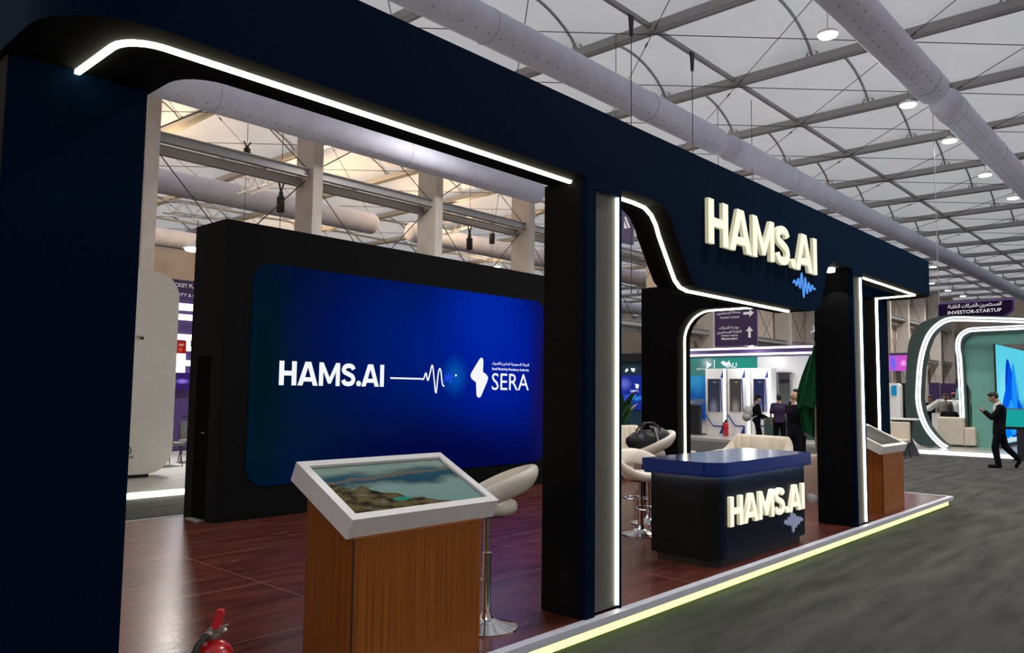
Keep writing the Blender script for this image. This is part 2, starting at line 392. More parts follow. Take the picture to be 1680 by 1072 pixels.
# ================================================================== THE HALL
ROOF = 11.8; BAY = 4.96; X0 = 17.95; YA = 8.8; YS = 5.05
mb = MB().box(-12, 95, -14, 60, -.05, 0); struct('floor', mb, M['carpet'])
def roof_z(x, y):
    u = ((x-X0)/BAY) % 1.0; a = max(0, 1-(2*u-1)**2)**.75
    wv = (.5+.5*math.cos(2*PI*(y-YA)/YS))**.7
    return ROOF + a*(.12+.95*wv)
NB0, NB1 = -5, 16
rows = []
for i in range((NB1-NB0)*8+1):
    x = X0+BAY*(NB0+i/8); rows.append([(x, YA-YS*4+YS*j/8, roof_z(x, YA-YS*4+YS*j/8)) for j in range(8*14+1)])
ceil = struct('ceiling', MB().grid(rows), M['membrane'], smooth='all')
YLO, YHI = YA-4*YS, YA+10*YS
for n in range(NB0, NB1):
    x = X0+BAY*n
    m = MB().box(x-.16, x-.10, YLO, YHI, ROOF-.26, ROOF-.02).box(x+.10, x+.16, YLO, YHI, ROOF-.26, ROOF-.02).mat(1).box(x-.10, x+.10, YLO, YHI, ROOF-.245, ROOF-.02)
    struct('roof_beam', m, [M['steel'], M['steel_light']], parent=ceil)
for k in range(-2, 9):      # one curved and one straight purlin run per row, laid over all bays
    ya = YA+YS*k; yp = ya+YS/2; ar = MB(); pu = MB()
    for n in range(NB0, NB1-1):
        xa = X0+BAY*n
        pts = [V((xa+BAY*u, ya, ROOF-.15+1.02*max(0, 1-(2*u-1)**2)**.75)) for u in [i/14 for i in range(15)]]
        ar.tube(pts, .045, 5)
        for sx in (0, 1):
            e = xa+BAY*sx; s_ = 1-2*sx
            ar.tube([(e+s_*.1, ya-.22, ROOF-.1), (e+s_*.12, ya, ROOF+.4)], .025, 4); ar.tube([(e+s_*.1, ya+.22, ROOF-.1), (e+s_*.12, ya, ROOF+.4)], .025, 4)
        pu.box(xa, xa+BAY, yp-.055, yp+.055, ROOF-.16, ROOF-.04)
    struct('arched_purlin', ar, M['steel'], parent=ceil, smooth=True)
    struct('straight_purlin', pu, M['steel'], parent=ceil)
for n in range(NB0, NB1-1):
    m = MB(); xa = X0+BAY*n
    for k in range(-3, 8):
        yp = YA+YS*(k+.5)
        m.tube([(xa, yp, ROOF-.3), (xa+BAY, yp+YS, ROOF-.3)], .014, 4).tube([(xa+BAY, yp, ROOF-.3), (xa, yp+YS, ROOF-.3)], .014, 4)
        for q in (.08, .92): m.cap((xa+BAY*q, yp+YS*q, ROOF-.3), (xa+BAY*(q+.03), yp+YS*(q+.03), ROOF-.3), .03, n=5)
    struct('bracing_cable', m, M['dark_steel'], parent=ceil)

# end wall, side lining, far wall
def lining(name, p, q, z0, z1, nrm):
    p, q = V(p), V(q); N = int((q-p).length/1.2)+1; rows = []
    for i in range(N+1):
        c = p+(q-p)*i/N; rows.append([c+V((0, 0, z))+V(nrm)*(.06*math.sin(i*2.1+z)) for z in [z0+(z1-z0)*j/8 for j in range(9)]])
    return struct(name, MB().grid(rows), M['cream_wall'], smooth='all')
wl = lining('wall_left', (33.5, 21.3, 0), (94, 21.3, 0), 0, 11.9, (0, 1, 0))
we = lining('wall_end', (94, 60, 0), (94, -12, 0), 0, 12.8, (1, 0, 0))
wb = lining('wall_back', (-12, 58, 0), (94, 58, 0), 0, 12.8, (0, 1, 0))
lining('wall_right', (94, -14, 0), (-12, -14, 0), 0, 11.9, (0, -1, 0)); lining('wall_front', (-12, -14, 0), (-12, 58, 0), 0, 12.8, (-1, 0, 0))
for k in range(14):
    y = -8+5.05*k; m = MB().box(93.6, 93.85, y-.15, y+.15, 0, 11.8); struct('wall_post', m, M['wrap'], parent=we)
    m = MB().tube([(93.6, y, 9), (93.6, y+5, 5)], .05, 4).tube([(93.6, y+5, 9), (93.6, y, 5)], .05, 4).box(93.5, 93.7, y, y+5, 4.9, 5.15)
    struct('wall_brace', m, M['steel'], parent=we)

# columns of the side row, wrapped in white fabric
cols = [X0+BAY*n for n in range(-2, 15)]
CW = {0: 'first', 1: 'second', 2: 'third', 3: 'fourth'}
for i, x in enumerate(cols):
    b = MB()
    def face(p, q, nrm):
        p, q = V(p), V(q); rr = []
        for r_ in range(25):
            z = ROOF*r_/24; rr.append([p+(q-p)*u+TZ*z+V(nrm)*(.025*math.sin(r_*1.7+u*5+i)*math.sin(PI*u)) for u in (0, .25, .5, .75, 1)])
        b.grid(rr)
    x += .18; xl, xr, yf, yb = x-.07, x+.27, 20.2, 21.15
    face((xl, yf, 0), (xr, yf, 0), (0, -1, 0)); face((xl, yb, 0), (xl, yf, 0), (-1, 0, 0)); face((xr, yf, 0), (xr, yb, 0), (1, 0, 0)); face((xr, yb, 0), (xl, yb, 0), (0, 1, 0))
    if i < 4:
        o = single('fabric_column', ['tall white fabric wrapped column above the gap beside the rounded white booth panel', 'white fabric wrapped column rising behind the near end of the screen wall',
            'white fabric wrapped column rising behind the middle of the screen wall', 'white fabric wrapped column under the closed end of the white air duct'][i], 'column', b, M['wrap'], (x, yf, 0), smooth='all')
    else: o = struct('wall_column', b, M['wrap'], parent=wl, smooth='all')
    # horizontal channels between the columns
    x2 = x+BAY-.07
    for z, par in ((8.2, None), (4.9, None)):
        if z < 5 and i < 4: continue
        for yy, dz, sh in ((20.45, 0, 0), (20.85, -.22, -.1)):
            m = MB().box(xr, x2+.25, yy-.03, yy+.03, z+dz-.12, z+dz+.12).box(xr, x2+.25, yy-.1, yy+.1, z+dz+.10, z+dz+.13).box(xr, x2+.25, yy-.1, yy+.1, z+dz-.13, z+dz-.10)
            if i < 3 and z > 8:
                single('support_rail', ['grey rail between white columns, %s, %s of two' % (['above the floor gap', 'above the near half of the screen', 'above the far half of the screen'][i], 'front' if yy < 20.6 else 'rear')][0],
                       'rail', m, M['steel_light'], (xr, yy, z+dz))
            else: struct('wall_rail', m, M['steel_light'], parent=wl)
    m = MB()
    for (za, zb) in ((8.0, 3.2), (3.2, 8.0)): m.tube([(xr, 20.65, za), (x2, 20.65, zb)], .018, 4)
    for (za, zb) in ((11.6, 8.4), (8.4, 11.6)): m.tube([(xr, 20.6, za), (x2, 20.6, zb)], .018, 4)
    if i < 4: struct('bracing_cable', m, M['dark_steel'], parent=ceil)
    else: struct('wall_cable', m, M['dark_steel'], parent=wl)

# inflated fabric air ducts
HOLE = mat('duct_outlet', (.16, .16, .18), .8)
def duct(label, xs, xe, y, z, r=.41, cap0=True, cap1=True, seams=(), wr=0):
    t = thing('air_duct', label, 'air duct', (xs, y, z)); prof = []
    L = xe-xs
    if cap0: prof += [(.001, 0), (r*.6, .01), (r*.93, .05)]
    prof.append((r, .15))
    k = .15
    while k < L-.2: prof += [(r*(1+.004*math.sin(k*3)), k)]; k += .4
    prof.append((r, L-.15))
    if cap1: prof += [(r*.93, L-.05), (r*.6, L-.01), (.001, L)]
    n = 28; rows = [[(zz, rr*math.cos(2*PI*i/n), rr*math.sin(2*PI*i/n)) for i in range(n)] for rr, zz in prof]
    ds_ = part(t, 'duct_skin', MB().grid(rows, True), M['duct'], world=False, smooth='all')
    for s in seams: part(t, 'seam', MB().tube([(s, (r+.004)*math.cos(2*PI*i/n), (r+.004)*math.sin(2*PI*i/n)) for i in range(n)], .008, 4, closed=True), M['steel_light'], world=False, parent=ds_)
    for ang in ((-48, -10) if y < 6 else (-38,) if y < 20 else (-50,)):
        m = MB(); a = math.radians(ang-90); d = V((0, math.cos(a), math.sin(a))); s = V((0, -math.sin(a), math.cos(a))); k = .6
        while k < L-.5:
            c = V((k, 0, 0))+d*(r+.003); m.box(c.x-.016, c.x+.016, c.y-.010, c.y+.010, c.z-.010, c.z+.010); k += .40
        part(t, 'outlet_holes', m, HOLE, world=False, kind='stuff', parent=ds_)
    return t
JX = 22.7
duct('long white fabric air duct running above the navy fascia, its closed end over the letters', 2.0, JX, 11.85, 9.75, seams=(10.0, 16.5), cap0=True)
duct('white fabric air duct continuing beyond the joint, above the far half of the navy fascia', JX+.6, 85, 11.85, 9.75, seams=(5, 20))
duct('white fabric air duct high over the aisle, nearest one with a closed lower end', 2.0, JX-.25, 5.45, 9.75, seams=(19.5,))
duct('white fabric air duct high over the aisle, starting with a wrinkled end cap', JX+.75, 85, 5.45, 9.75, seams=(.8, 6, 12))
duct('white fabric air duct passing in front of the white columns, seen through the opening', 3.0, JX, 19.45, 9.33, r=.45, seams=(6.5, 13))
duct('fabric air duct with holes in the hall beyond the columns, nearest there', 5, 21, 27.5, 8.9, r=.45)
duct('fabric air duct with a round open end in the hall beyond the columns', 23, 60, 27.5, 8.9, r=.45)
duct('fabric air duct farthest away in the hall beyond the columns', 5, 60, 38, 8.9, r=.45)

# lamps: round pendants with their own light
def lamp(p, label, power, warm=False, cable=1.0):
    t = thing('ceiling_lamp', label, 'lamp', p)
    hs_ = part(t, 'housing', MB().lathe((0, 0, 0), [(.06, .16), (.10, .12), (.25, .06), (.27, 0), (.24, -.01)], 20), M['white'], world=False, smooth=True)
    part(t, 'diffuser', MB().lathe((0, 0, 0), [(.235, -.012), (.22, -.045), (.05, -.055)], 20), M['lamp'], world=False, smooth=True, parent=hs_)
    part(t, 'suspension_cable', MB().tube([(0, 0, .15), (0, 0, cable)], .008, 4), M['dark_steel'], world=False)
    d = bpy.data.lights.new('lamp_light', 'POINT' if warm else 'SPOT'); d.energy = power; d.color = (1, .66, .34) if warm else (1, .95, .88); d.shadow_soft_size = .3
    
    if not warm: d.spot_size = math.radians(165); d.spot_blend = .8
    lo = bpy.data.objects.new('lamp_light', d); C.objects.link(lo); lo.location = (0, 0, -.4 if warm else -.1); lo.parent = t
names = ['nearest of the row beside the aisle duct', 'second of the row beside the aisle duct', 'third of the row beside the aisle duct', 'fourth of the row beside the aisle duct', 'fifth of the row beside the aisle duct']
for (px, py), nm in zip([(1358, 57), (1490, 172), (1558, 231), (1616, 287), (1662, 325)], names):
    p = onZ(px, py, 10.7); lamp(p, 'round white pendant lamp hanging from the roof, '+nm, 1500, cable=ROOF-10.7)
for (px, py), nm in zip([(1555, 477), (1580, 486), (1528, 465)], ['nearer one above the hanging purple sign', 'just over the hanging purple sign', 'close to the tip of the navy fascia']):
    p = onZ(px, py, 10.7); lamp(p, 'small distant round roof lamp, '+nm, 1500, cable=ROOF-10.7)
for i, (x, y) in enumerate([(9, 1.5), (13, 4.5), (14, -6), (26, -6)]): lamp((x, y, 10.7), 'added unseen pendant lamp over the aisle, ' + ['nearest the kiosk', 'nearest the lit letters', 'beyond the aisle duct', 'far across the aisle'][i], 1900, cable=ROOF-10.7)  # pendants added out of view to brighten the aisle side
for i, (x, y) in enumerate([(12, 30), (20, 30), (28, 30), (14, 42), (26, 42), (42, 40), (24, 24)]): lamp((x, y, 10.9), 'warm round lamp beyond the columns, ' + ['nearest', 'second', 'third', 'deep left', 'deep middle', 'deepest', 'closest to the columns'][i], 650, warm=True, cable=ROOF-10.9)
for i, (x, y) in enumerate([(32, 15), (45, 15), (60, 15), (16, 16.5)]): lamp((x, y, 10.7), 'added pendant lamp over the booths behind the fascia, ' + ['nearest', 'second', 'farthest', 'by the columns'][i], 1500, cable=ROOF-10.7)  # extra pendants added to light the hall behind the fascia

lamp((-5.5, 8.5, 6.0), 'warm round lamp hanging low beyond the left pillar', 600, warm=True, cable=5.6)
# rigging: lattice trusses, chain hoists, drop lines
def lattice(label, a, b, w=.3):
    a, b = V(a), V(b); t = thing('lighting_truss', label, 'truss', a); d = (b-a); L = d.length; d.normalize(); s = d.cross(TZ).normalized()*w/2; u = s.cross(d).normalized()*w/2
    m = MB(); cs = [s+u, s-u, -s-u, -s+u]
    for c in cs: m.tube([c, d*L+c], .025, 6)
    part(t, 'chord_tubes', m, M['white'], world=False)
    m = MB(); n = int(L/w)
    for i in range(n):
        for k in range(4):
            p = cs[k] if i % 2 else cs[(k+1) % 4]; q = cs[(k+1) % 4] if i % 2 else cs[k]; m.tube([p+d*i*L/n, q+d*(i+1)*L/n], .012, 4)
    part(t, 'lacing_bars', m, M['white'], world=False)
lattice('short white lattice truss pointing at the viewer above the screen wall', onY(397, 307, 25), onY(470, 283, 28), .5)
lattice('white lattice truss just above the top corner of the screen wall', onY(275, 338, 24), onY(372, 352, 25), .4)
lattice('white lattice truss beside the hanging hoists, above the screen wall', onY(722, 378, 23), onY(790, 360, 25), .4)
def hoist(label, px, py, Y, h=.9):
    p = onY(px, py, Y); t = thing('chain_hoist', label, 'hoist', p)
    mo_ = part(t, 'motor', MB().lathe((0, 0, 0), [(.12, 0), (.13, .02), (.13, .5*h), (.10, .53*h), (.07, .6*h)], 12), M['bag'], world=False, smooth=True)
    part(t, 'hook', MB().ball((0, 0, .66*h), (.07, .07, .09)), M['dark_steel'], world=False, smooth=True, parent=mo_)
    part(t, 'sling', MB().tube([(0, 0, .7*h), (-.14, 0, 1.25*h)], .03, 5).tube([(0, 0, .7*h), (.14, 0, 1.25*h)], .03, 5), M['bag'], world=False)
    part(t, 'chain', MB().tube([(0, 0, 0), (0, 0, -3)], .012, 4).tube([(0, 0, 1.25*h), (0, 0, ROOF-.12-p.z)], .012, 4), M['dark_steel'], world=False)
hoist('black chain hoist on a sling, alone above the near part of the screen wall', 460, 348, 21.6)
hoist('black chain hoist, lower of the two close together above the screen wall', 770, 410, 22.5)
hoist('black chain hoist, higher of the two close together above the screen wall', 807, 400, 24)
hoist('black clamp on a rod under the roof beyond the columns', 405, 252, 26, .35)
for (px, py, zl, nm) in ((1037, 32, 4.2, 'nearer'), (1137, 92, 4.2, 'farther'), (1557, 432, 6, 'small distant')):
    p = onZ(px, py, ROOF-.3); t = thing('rigging_drop', 'thin steel drop line with black clamp, %s one over the navy fascia' % nm, 'cable', p)
    part(t, 'clamp', MB().add([(-.10, 0, .12), (.10, 0, .12), (.03, 0, -.45), (-.03, 0, -.45), (-.10, .06, .12), (.10, .06, .12), (.03, .06, -.45), (-.03, .06, -.45)], [(0, 1, 2, 3), (7, 6, 5, 4), (0, 4, 5, 1), (1, 5, 6, 2), (2, 6, 7, 3), (3, 7, 4, 0)]), M['bag'], world=False)
    part(t, 'drop_line', MB().tube([(0, .03, -.4), (0, .03, zl-p.z)], .014, 4), M['dark_steel'], world=False)
# ================================================================== THE STAND
PZ = .13
t = thing('stand_platform', 'low stand platform with glossy red-brown floor and lit white edge', 'platform', (.9, 3.24, 0))
part(t, 'deck', MB().box(.95, 13.45, 3.26, 9.25, .05, PZ), M['woodfloor'])
part(t, 'plinth', MB().box(1.05, 13.35, 3.40, 9.15, 0, .05), M['black'])
part(t, 'edge_trim', MB().box(.90, 13.5, 3.19, 3.26, .083, PZ+.006, .004), M['trim'])
part(t, 'edge_trim', MB().box(13.45, 13.5, 3.26, 9.28, .066, PZ+.006), M['trim'])
part(t, 'edge_trim', MB().box(.95, 13.45, 9.25, 9.28, .066, PZ+.006), M['trim'])
part(t, 'edge_trim', MB().box(.90, .95, 3.26, 9.28, .066, PZ+.006), M['trim'])
part(t, 'led_strip', MB().box(.95, 13.42, 3.245, 3.259, .006, .078), M['strip_green'], label='yellow-green light strip under the edge')
part(t, 'edge_diffuser', MB().box(.95, 13.45, 3.276, 3.30, .0, .05), M['white'])

S = 3.145; T = 3.66; YF, YB = 3.24, 3.60
fr = thing('exhibition_stand', 'dark navy exhibition stand with square pillars, deep fascia and white light lines', 'exhibition stand', (1.3, 3.24, .13))
soff = [(4.72, S), (5.10, S), (5.26, 3.135), (5.36, 3.09), (5.43, 3.02), (5.48, 2.93), (5.66, 2.68), (5.72, 2.60), (5.80, 2.55), (5.92, 2.53),
        (8.20, 2.53), (8.36, 2.55), (8.46, 2.60), (8.53, 2.68), (8.59, 2.79), (8.71, 3.02), (8.77, 3.09), (8.86, 3.135), (9.0, S)]
def slope_mat(m):
    # navy cloth on the faces towards the aisle, black cloth elsewhere
    for i, f in enumerate(m.f):
        a, b, c = m.v[f[0]], m.v[f[1]], m.v[f[2]]; n = (b-a).cross(c-a)
        m.mi[i] = 0 if (n.length > 0 and abs(n.normalized().y) > .9 and max(q.y for q in (a, b, c)) < YF+.9) else 1
    return m
m = MB()
prof = [(1.8, S)]+soff+[(12.35, S), (12.35, T), (1.8, T)]
m.prism([(x, YF, z) for x, z in prof], (0, YB-YF, 0)); slope_mat(m)
k = MB()
la = [(1.8, 3.24)]+arc(1.355, 3.64, .40, 270, 180, 12)+[(.955, 4.6), (1.62, 4.6)]+arc(1.77, 3.75, .15, 180, 90, 8)[0:0]+[(1.62, 3.80)]+[(1.62+.2-.2*math.cos(math.radians(a)), 3.80-.2*math.sin(math.radians(a))) for a in (15, 30, 45, 60, 75, 90)]
k.prism([(x, y, S) for x, y in la], (0, 0, T-S))
ra = [(12.35, 3.24), (12.35, 3.60), (12.45, 3.65), (12.48, 3.75), (12.48, 4.6), (13.1, 4.6)]+arc(12.7, 3.64, .40, 0, -90, 12)
k.prism([(x, y, S) for x, y in ra], (0, 0, T-S))
# curved navy skin wraps the corners
for i, f in enumerate(k.f):
    a, b, c = k.v[f[0]], k.v[f[1]], k.v[f[2]]; n = (b-a).cross(c-a)
    k.mi[i] = 1 if abs(n.normalized().z) > .5 else 0
m = merge([m, k])
fb_ = part(fr, 'fascia_beam', m, [M['navy'], M['black']])
# back return beam from the left corner to the screen wall, and pillars
def pillar(x0, x1, y0, y1, name='pillar', z1=S):
    m = MB().box(x0, x1, y0, y1, PZ, z1, .012)
    for i, f in enumerate(m.f):
        a, b, c = m.v[f[0]], m.v[f[1]], m.v[f[2]]; n = (b-a).cross(c-a).normalized(); m.mi[i] = 0 if abs(n.y) > .9 else 1
    return part(fr, name, m, [M['navy'], M['black']])
pillar(.98, 1.60, 3.98, 4.6)
pillar(12.50, 13.05, 3.93, 4.6)
def lit_pillar(x0, x1, xs, xe):
    p = pillar(x0, x1, 3.285, 3.63)
    m = MB().box(x0, xs, YF, 3.285, PZ, S).box(xe, x1, YF, 3.285, PZ, S).box(xs, xe, YF, 3.285, 3.08, S)
    q = part(fr, 'pillar_rim', m, M['navy'])
    part(fr, 'light_panel', MB().box(xs, xe, 3.272, 3.285, PZ+.02, 3.08), M['panel'])
    part(fr, 'led_strip', MB().box(xe-.018, xe-.002, 3.250, 3.271, PZ+.03, 3.075), M['strip'])
lit_pillar(4.30, 4.72, 4.405, 4.703)
lit_pillar(9.50, 9.85, 9.525, 9.835)
# cross portal running back from the second pillar
top = 2.79; oe = 5.60; rr = .42
out = [(3.63, PZ), (3.63, S), (6.18, S), (6.18, PZ), (oe, PZ)]+[(oe-rr+rr*math.cos(math.radians(a)), top-rr+rr*math.sin(math.radians(a))) for a in range(0, 91, 9)]+[(3.70, top), (3.70, PZ)]
m = MB().prism([(9.50, y, z) for y, z in out], (.35, 0, 0)); m.mi = [1]*len(m.f)
part(fr, 'cross_portal', m, [M['navy'], M['black']])
pth = [(oe, PZ+.02)]+[(oe-rr+rr*math.cos(math.radians(a)), top-rr+rr*math.sin(math.radians(a))) for a in range(0, 91, 6)]+[(4.25, top)]
nr = [V((0, -1, 0))]+[V((0, -math.cos(math.radians(a)), -math.sin(math.radians(a)))) for a in range(0, 91, 6)]+[V((0, 0, -1))]
part(fr, 'led_strip', MB().ribbon([(9.68, y, z) for y, z in pth], (1, 0, 0), .024, nr, .02), M['strip'])
# light lines under the fascia
lp = [(1.265, 3.975), (1.265, 3.55)]+[(1.265+.16-.16*math.cos(math.radians(a)), 3.55-.16*math.sin(math.radians(a))) for a in range(15, 91, 15)]+[(2.0, 3.39), (4.31, 3.39)]
wd = []
for i, p in enumerate(lp):
    a = V(lp[max(i-1, 0)]); b = V(lp[min(i+1, len(lp)-1)]); d = (b-a).normalized(); wd.append(V((-d.y, d.x, 0)))
part(fr, 'led_strip', MB().ribbon([(x, y, S) for x, y in lp], wd, .024, (0, 0, -1), .02), M['strip'])
lp = [(x, z) for x, z in soff if x < 8.0]+[(8.0, 2.53)]
nn = []
for i, p in enumerate(lp):
    a = V(lp[max(i-1, 0)]); b = V(lp[min(i+1, len(lp)-1)]); d = (b-a).normalized(); nn.append(V((d.y, 0, -d.x)))
part(fr, 'led_strip', MB().ribbon([(x, 3.39, z) for x, z in lp], (0, 1, 0), .024, nn, .02), M['strip'])
lp = [(9.87, 3.375), (12.50, 3.375), (12.50, 3.375), (12.56, 3.92)]; wd = [V((0, 1, 0)), V((.5, .8, 0)), V((.8, .5, 0)), V((-1, .1, 0))]
part(fr, 'led_strip', MB().ribbon([(9.87, 3.375, S), (12.48, 3.375, S), (12.52, 3.39, S), (12.60, 3.92, S)], [V((0, 1, 0)), V((-.4, .9, 0)), V((-.9, .4, 0)), V((-1, 0, 0))], .024, (0, 0, -1), .02), M['strip'])
part(fr, 'led_strip', MB().box(12.485, 12.515, 3.905, 3.935, PZ+.02, S-.01), M['strip'])
# spot in the recess above the second pillar
part(fr, 'spotlight', MB().lathe((9.30, 3.42, S-.05), [(.045, 0), (.05, .02), (.05, .05)], 14), M['lamp'], smooth=True)
d = bpy.data.lights.new('spot_bulb', 'SPOT'); d.energy = 6; d.spot_size = 1.6; lo = bpy.data.objects.new('spot_bulb', d); C.objects.link(lo); lo.location = (8.0, .18, S-.06-.13); lo.parent = fr
# lit letters on the fascia
for q in glyphs((5.955, YF-.004, 2.925), 2.37, .39, .034):
    part(fr, 'lit_letter', q, [M['letter'], M['letter_side']], parent=fb_)
def wave(x0, x1, zc, amp, prof, y, dy, r, m):
    n = len(prof); pts = [V((x0+(x1-x0)*i/(n-1), 0, zc+a*amp)) for i, a in enumerate(prof)]
    sm = []
    for i in range(n-1):
        p0, p1, p2, p3 = pts[max(i-1, 0)], pts[i], pts[i+1], pts[min(i+2, n-1)]
        for k in range(5):
            u = k/5; sm.append(.5*((2*p1)+(-p0+p2)*u+(2*p0-5*p1+4*p2-p3)*u*u+(-p0+3*p1-3*p2+p3)*u**3))
    sm.append(pts[-1]); ww = []; nn = []
    for i, p in enumerate(sm):
        d = (sm[min(i+1, len(sm)-1)]-sm[max(i-1, 0)]).normalized(); ww.append(V((d.z, 0, -d.x)))
    return MB().ribbon([p+V((0, y, 0)) for p in sm], ww, r, (0, dy, 0), 1)
PULSE = [0, .22, -.15, .45, -.3, 1, -1, .7, -.6, .35, -.35, .2, -.1, 0]
part(fr, 'pulse_emblem', wave(7.76, 8.34, 2.785, .125, PULSE, YF-.012, .010, .016, None), M['wave_blue'], label='lit blue pulse line under the letters')

# ------------------------------------------------------------------ screen wall
sw = thing('video_display', 'long freestanding black display wall with the big blue video screen', 'display', (4.36, 8.47, .13))
WX0, WX1, WY0, WY1, WZ = 4.36, 10.43, 8.47, 9.22, 3.60
m = MB().box(WX0+.02, WX1, WY0, WY1, PZ, WZ)
m.box(WX0, WX0+.02, WY0, 8.70, PZ, WZ).box(WX0, WX0+.02, 9.03, WY1, PZ, WZ).box(WX0, WX0+.02, 8.70, 9.03, 2.02, WZ)
part(sw, 'wall_body', m, M['black'])
dr = part(sw, 'door', MB().box(WX0+.004, WX0+.018, 8.71, 9.02, PZ+.01, 2.01), mat('black_door', (.001, .001, .001), .8, spec=.03), label='narrow black door in the end of the wall')
part(sw, 'door_handle', MB().box(WX0-.03, WX0+.004, 8.78, 8.80, 1.12, 1.14).box(WX0-.035, WX0-.022, 8.72, 8.80, 1.12, 1.14), M['chrome'], parent=dr)
part(sw, 'threshold', MB().box(WX0-.07, WX0, 8.70, 9.03, PZ, PZ+.012), M['steel_light'])
scr = [(x, 8.462, z) for x, z in rrect(4.72, 10.08, .50, 3.15, .24)]
M['video'] = glow_field('blue_video_screen', (.0010, .0030, .030), [
    (.10, .45, .42, 1.0, (.0005, .009, .030)), (.30, .70, .35, .6, (.0005, .004, .05)), (.50, .70, .45, .75, (.0, .012, .165)),
    (.80, .62, .40, .80, (.0, .013, .34)), (.74, .88, .26, .45, (.0, .02, .36)), (.60, .0, .6, .40, (.001, .002, .05)), (1.0, .45, .10, .9, (.008, .005, .08)),
    (.615, .515, .06, .14, (.0, .08, .42)), (.03, .5, .10, 1.2, (.0006, .008, .014))], 1.0, gl=.0)
vs = part(sw, 'video_screen', MB().prism(scr, (0, .02, 0)), M['video'])
ys = 8.458
g = merge(glyphs((5.10, ys, 1.69), 1.59, .295, .002))
part(sw, 'screen_lettering', g, M['white_txt'], parent=vs)
m = MB().ribbon([(6.80, ys, 1.81), (7.38, ys, 1.81)], (0, 0, 1), .022, (0, -1, 0), .002)
part(sw, 'screen_pulse_line', m, M['white_txt'], parent=vs)
part(sw, 'screen_pulse_line', wave(7.36, 7.80, 1.81, .20, [0, .0, .42, -.10, .45, 1.0, .0, -1, .5, .7, -.3, -.5], ys-.001, -.002, .022, None), M['white_txt'], parent=vs)
part(sw, 'screen_pulse_line', wave(7.80, 7.97, 1.83, .07, [-1, .8, -.6, 1, -1, .6, 0], ys-.001, -.002, .014, None), glow('screen_blue', (.02, .06, .9), 1), parent=vs)
part(sw, 'screen_spark', MB().lathe((0, 0, 0), [(.001, 0), (.02, .001)], 12) if False else MB().ball((8.03, ys, 1.875), (.018, .002, .018)), M['white_txt'], parent=vs)
bolt = [(8.52, 2.13), (8.56, 2.16), (8.60, 2.14), (8.605, 2.08), (8.60, 1.94), (8.68, 1.90), (8.715, 1.86), (8.70, 1.80), (8.56, 1.56), (8.51, 1.545), (8.47, 1.58), (8.455, 1.78), (8.36, 1.83), (8.335, 1.875), (8.35, 1.92)]
bolt = [(x-.0, z+.0) for x, z in bolt]
part(sw, 'screen_emblem', MB().prism([(x, ys, z) for x, z in bolt], (0, .002, 0)), M['white_txt'], parent=vs)
part(sw, 'screen_lettering', text1('SERA', (8.80, ys, 1.665), TX, TZ, .87, .265, bold=0), M['white_txt'], parent=vs)
part(sw, 'screen_lettering', text1('Saudi Electricity Regulatory Authority', (8.80, ys, 1.965), TX, TZ, .87, .052, bold=.02), M['white_txt'], parent=vs)
AR1 = "\ufe80\ufe8e\ufe91\ufeae\ufeec\ufedc\ufedf\ufe8d \ufee2\ufef4\ufec8\ufee8\ufe98\ufedf \ufe94\ufef3\ufea9\ufeee\ufecc\ufeb4\ufedf\ufe8d \ufe94\ufe8c\ufef4\ufeec\ufedf\ufe8d"
part(sw, 'screen_lettering', text1(AR1, (8.80, ys, 2.04), TX, TZ, .87, .065, bold=.02), M['white_txt'], parent=vs)

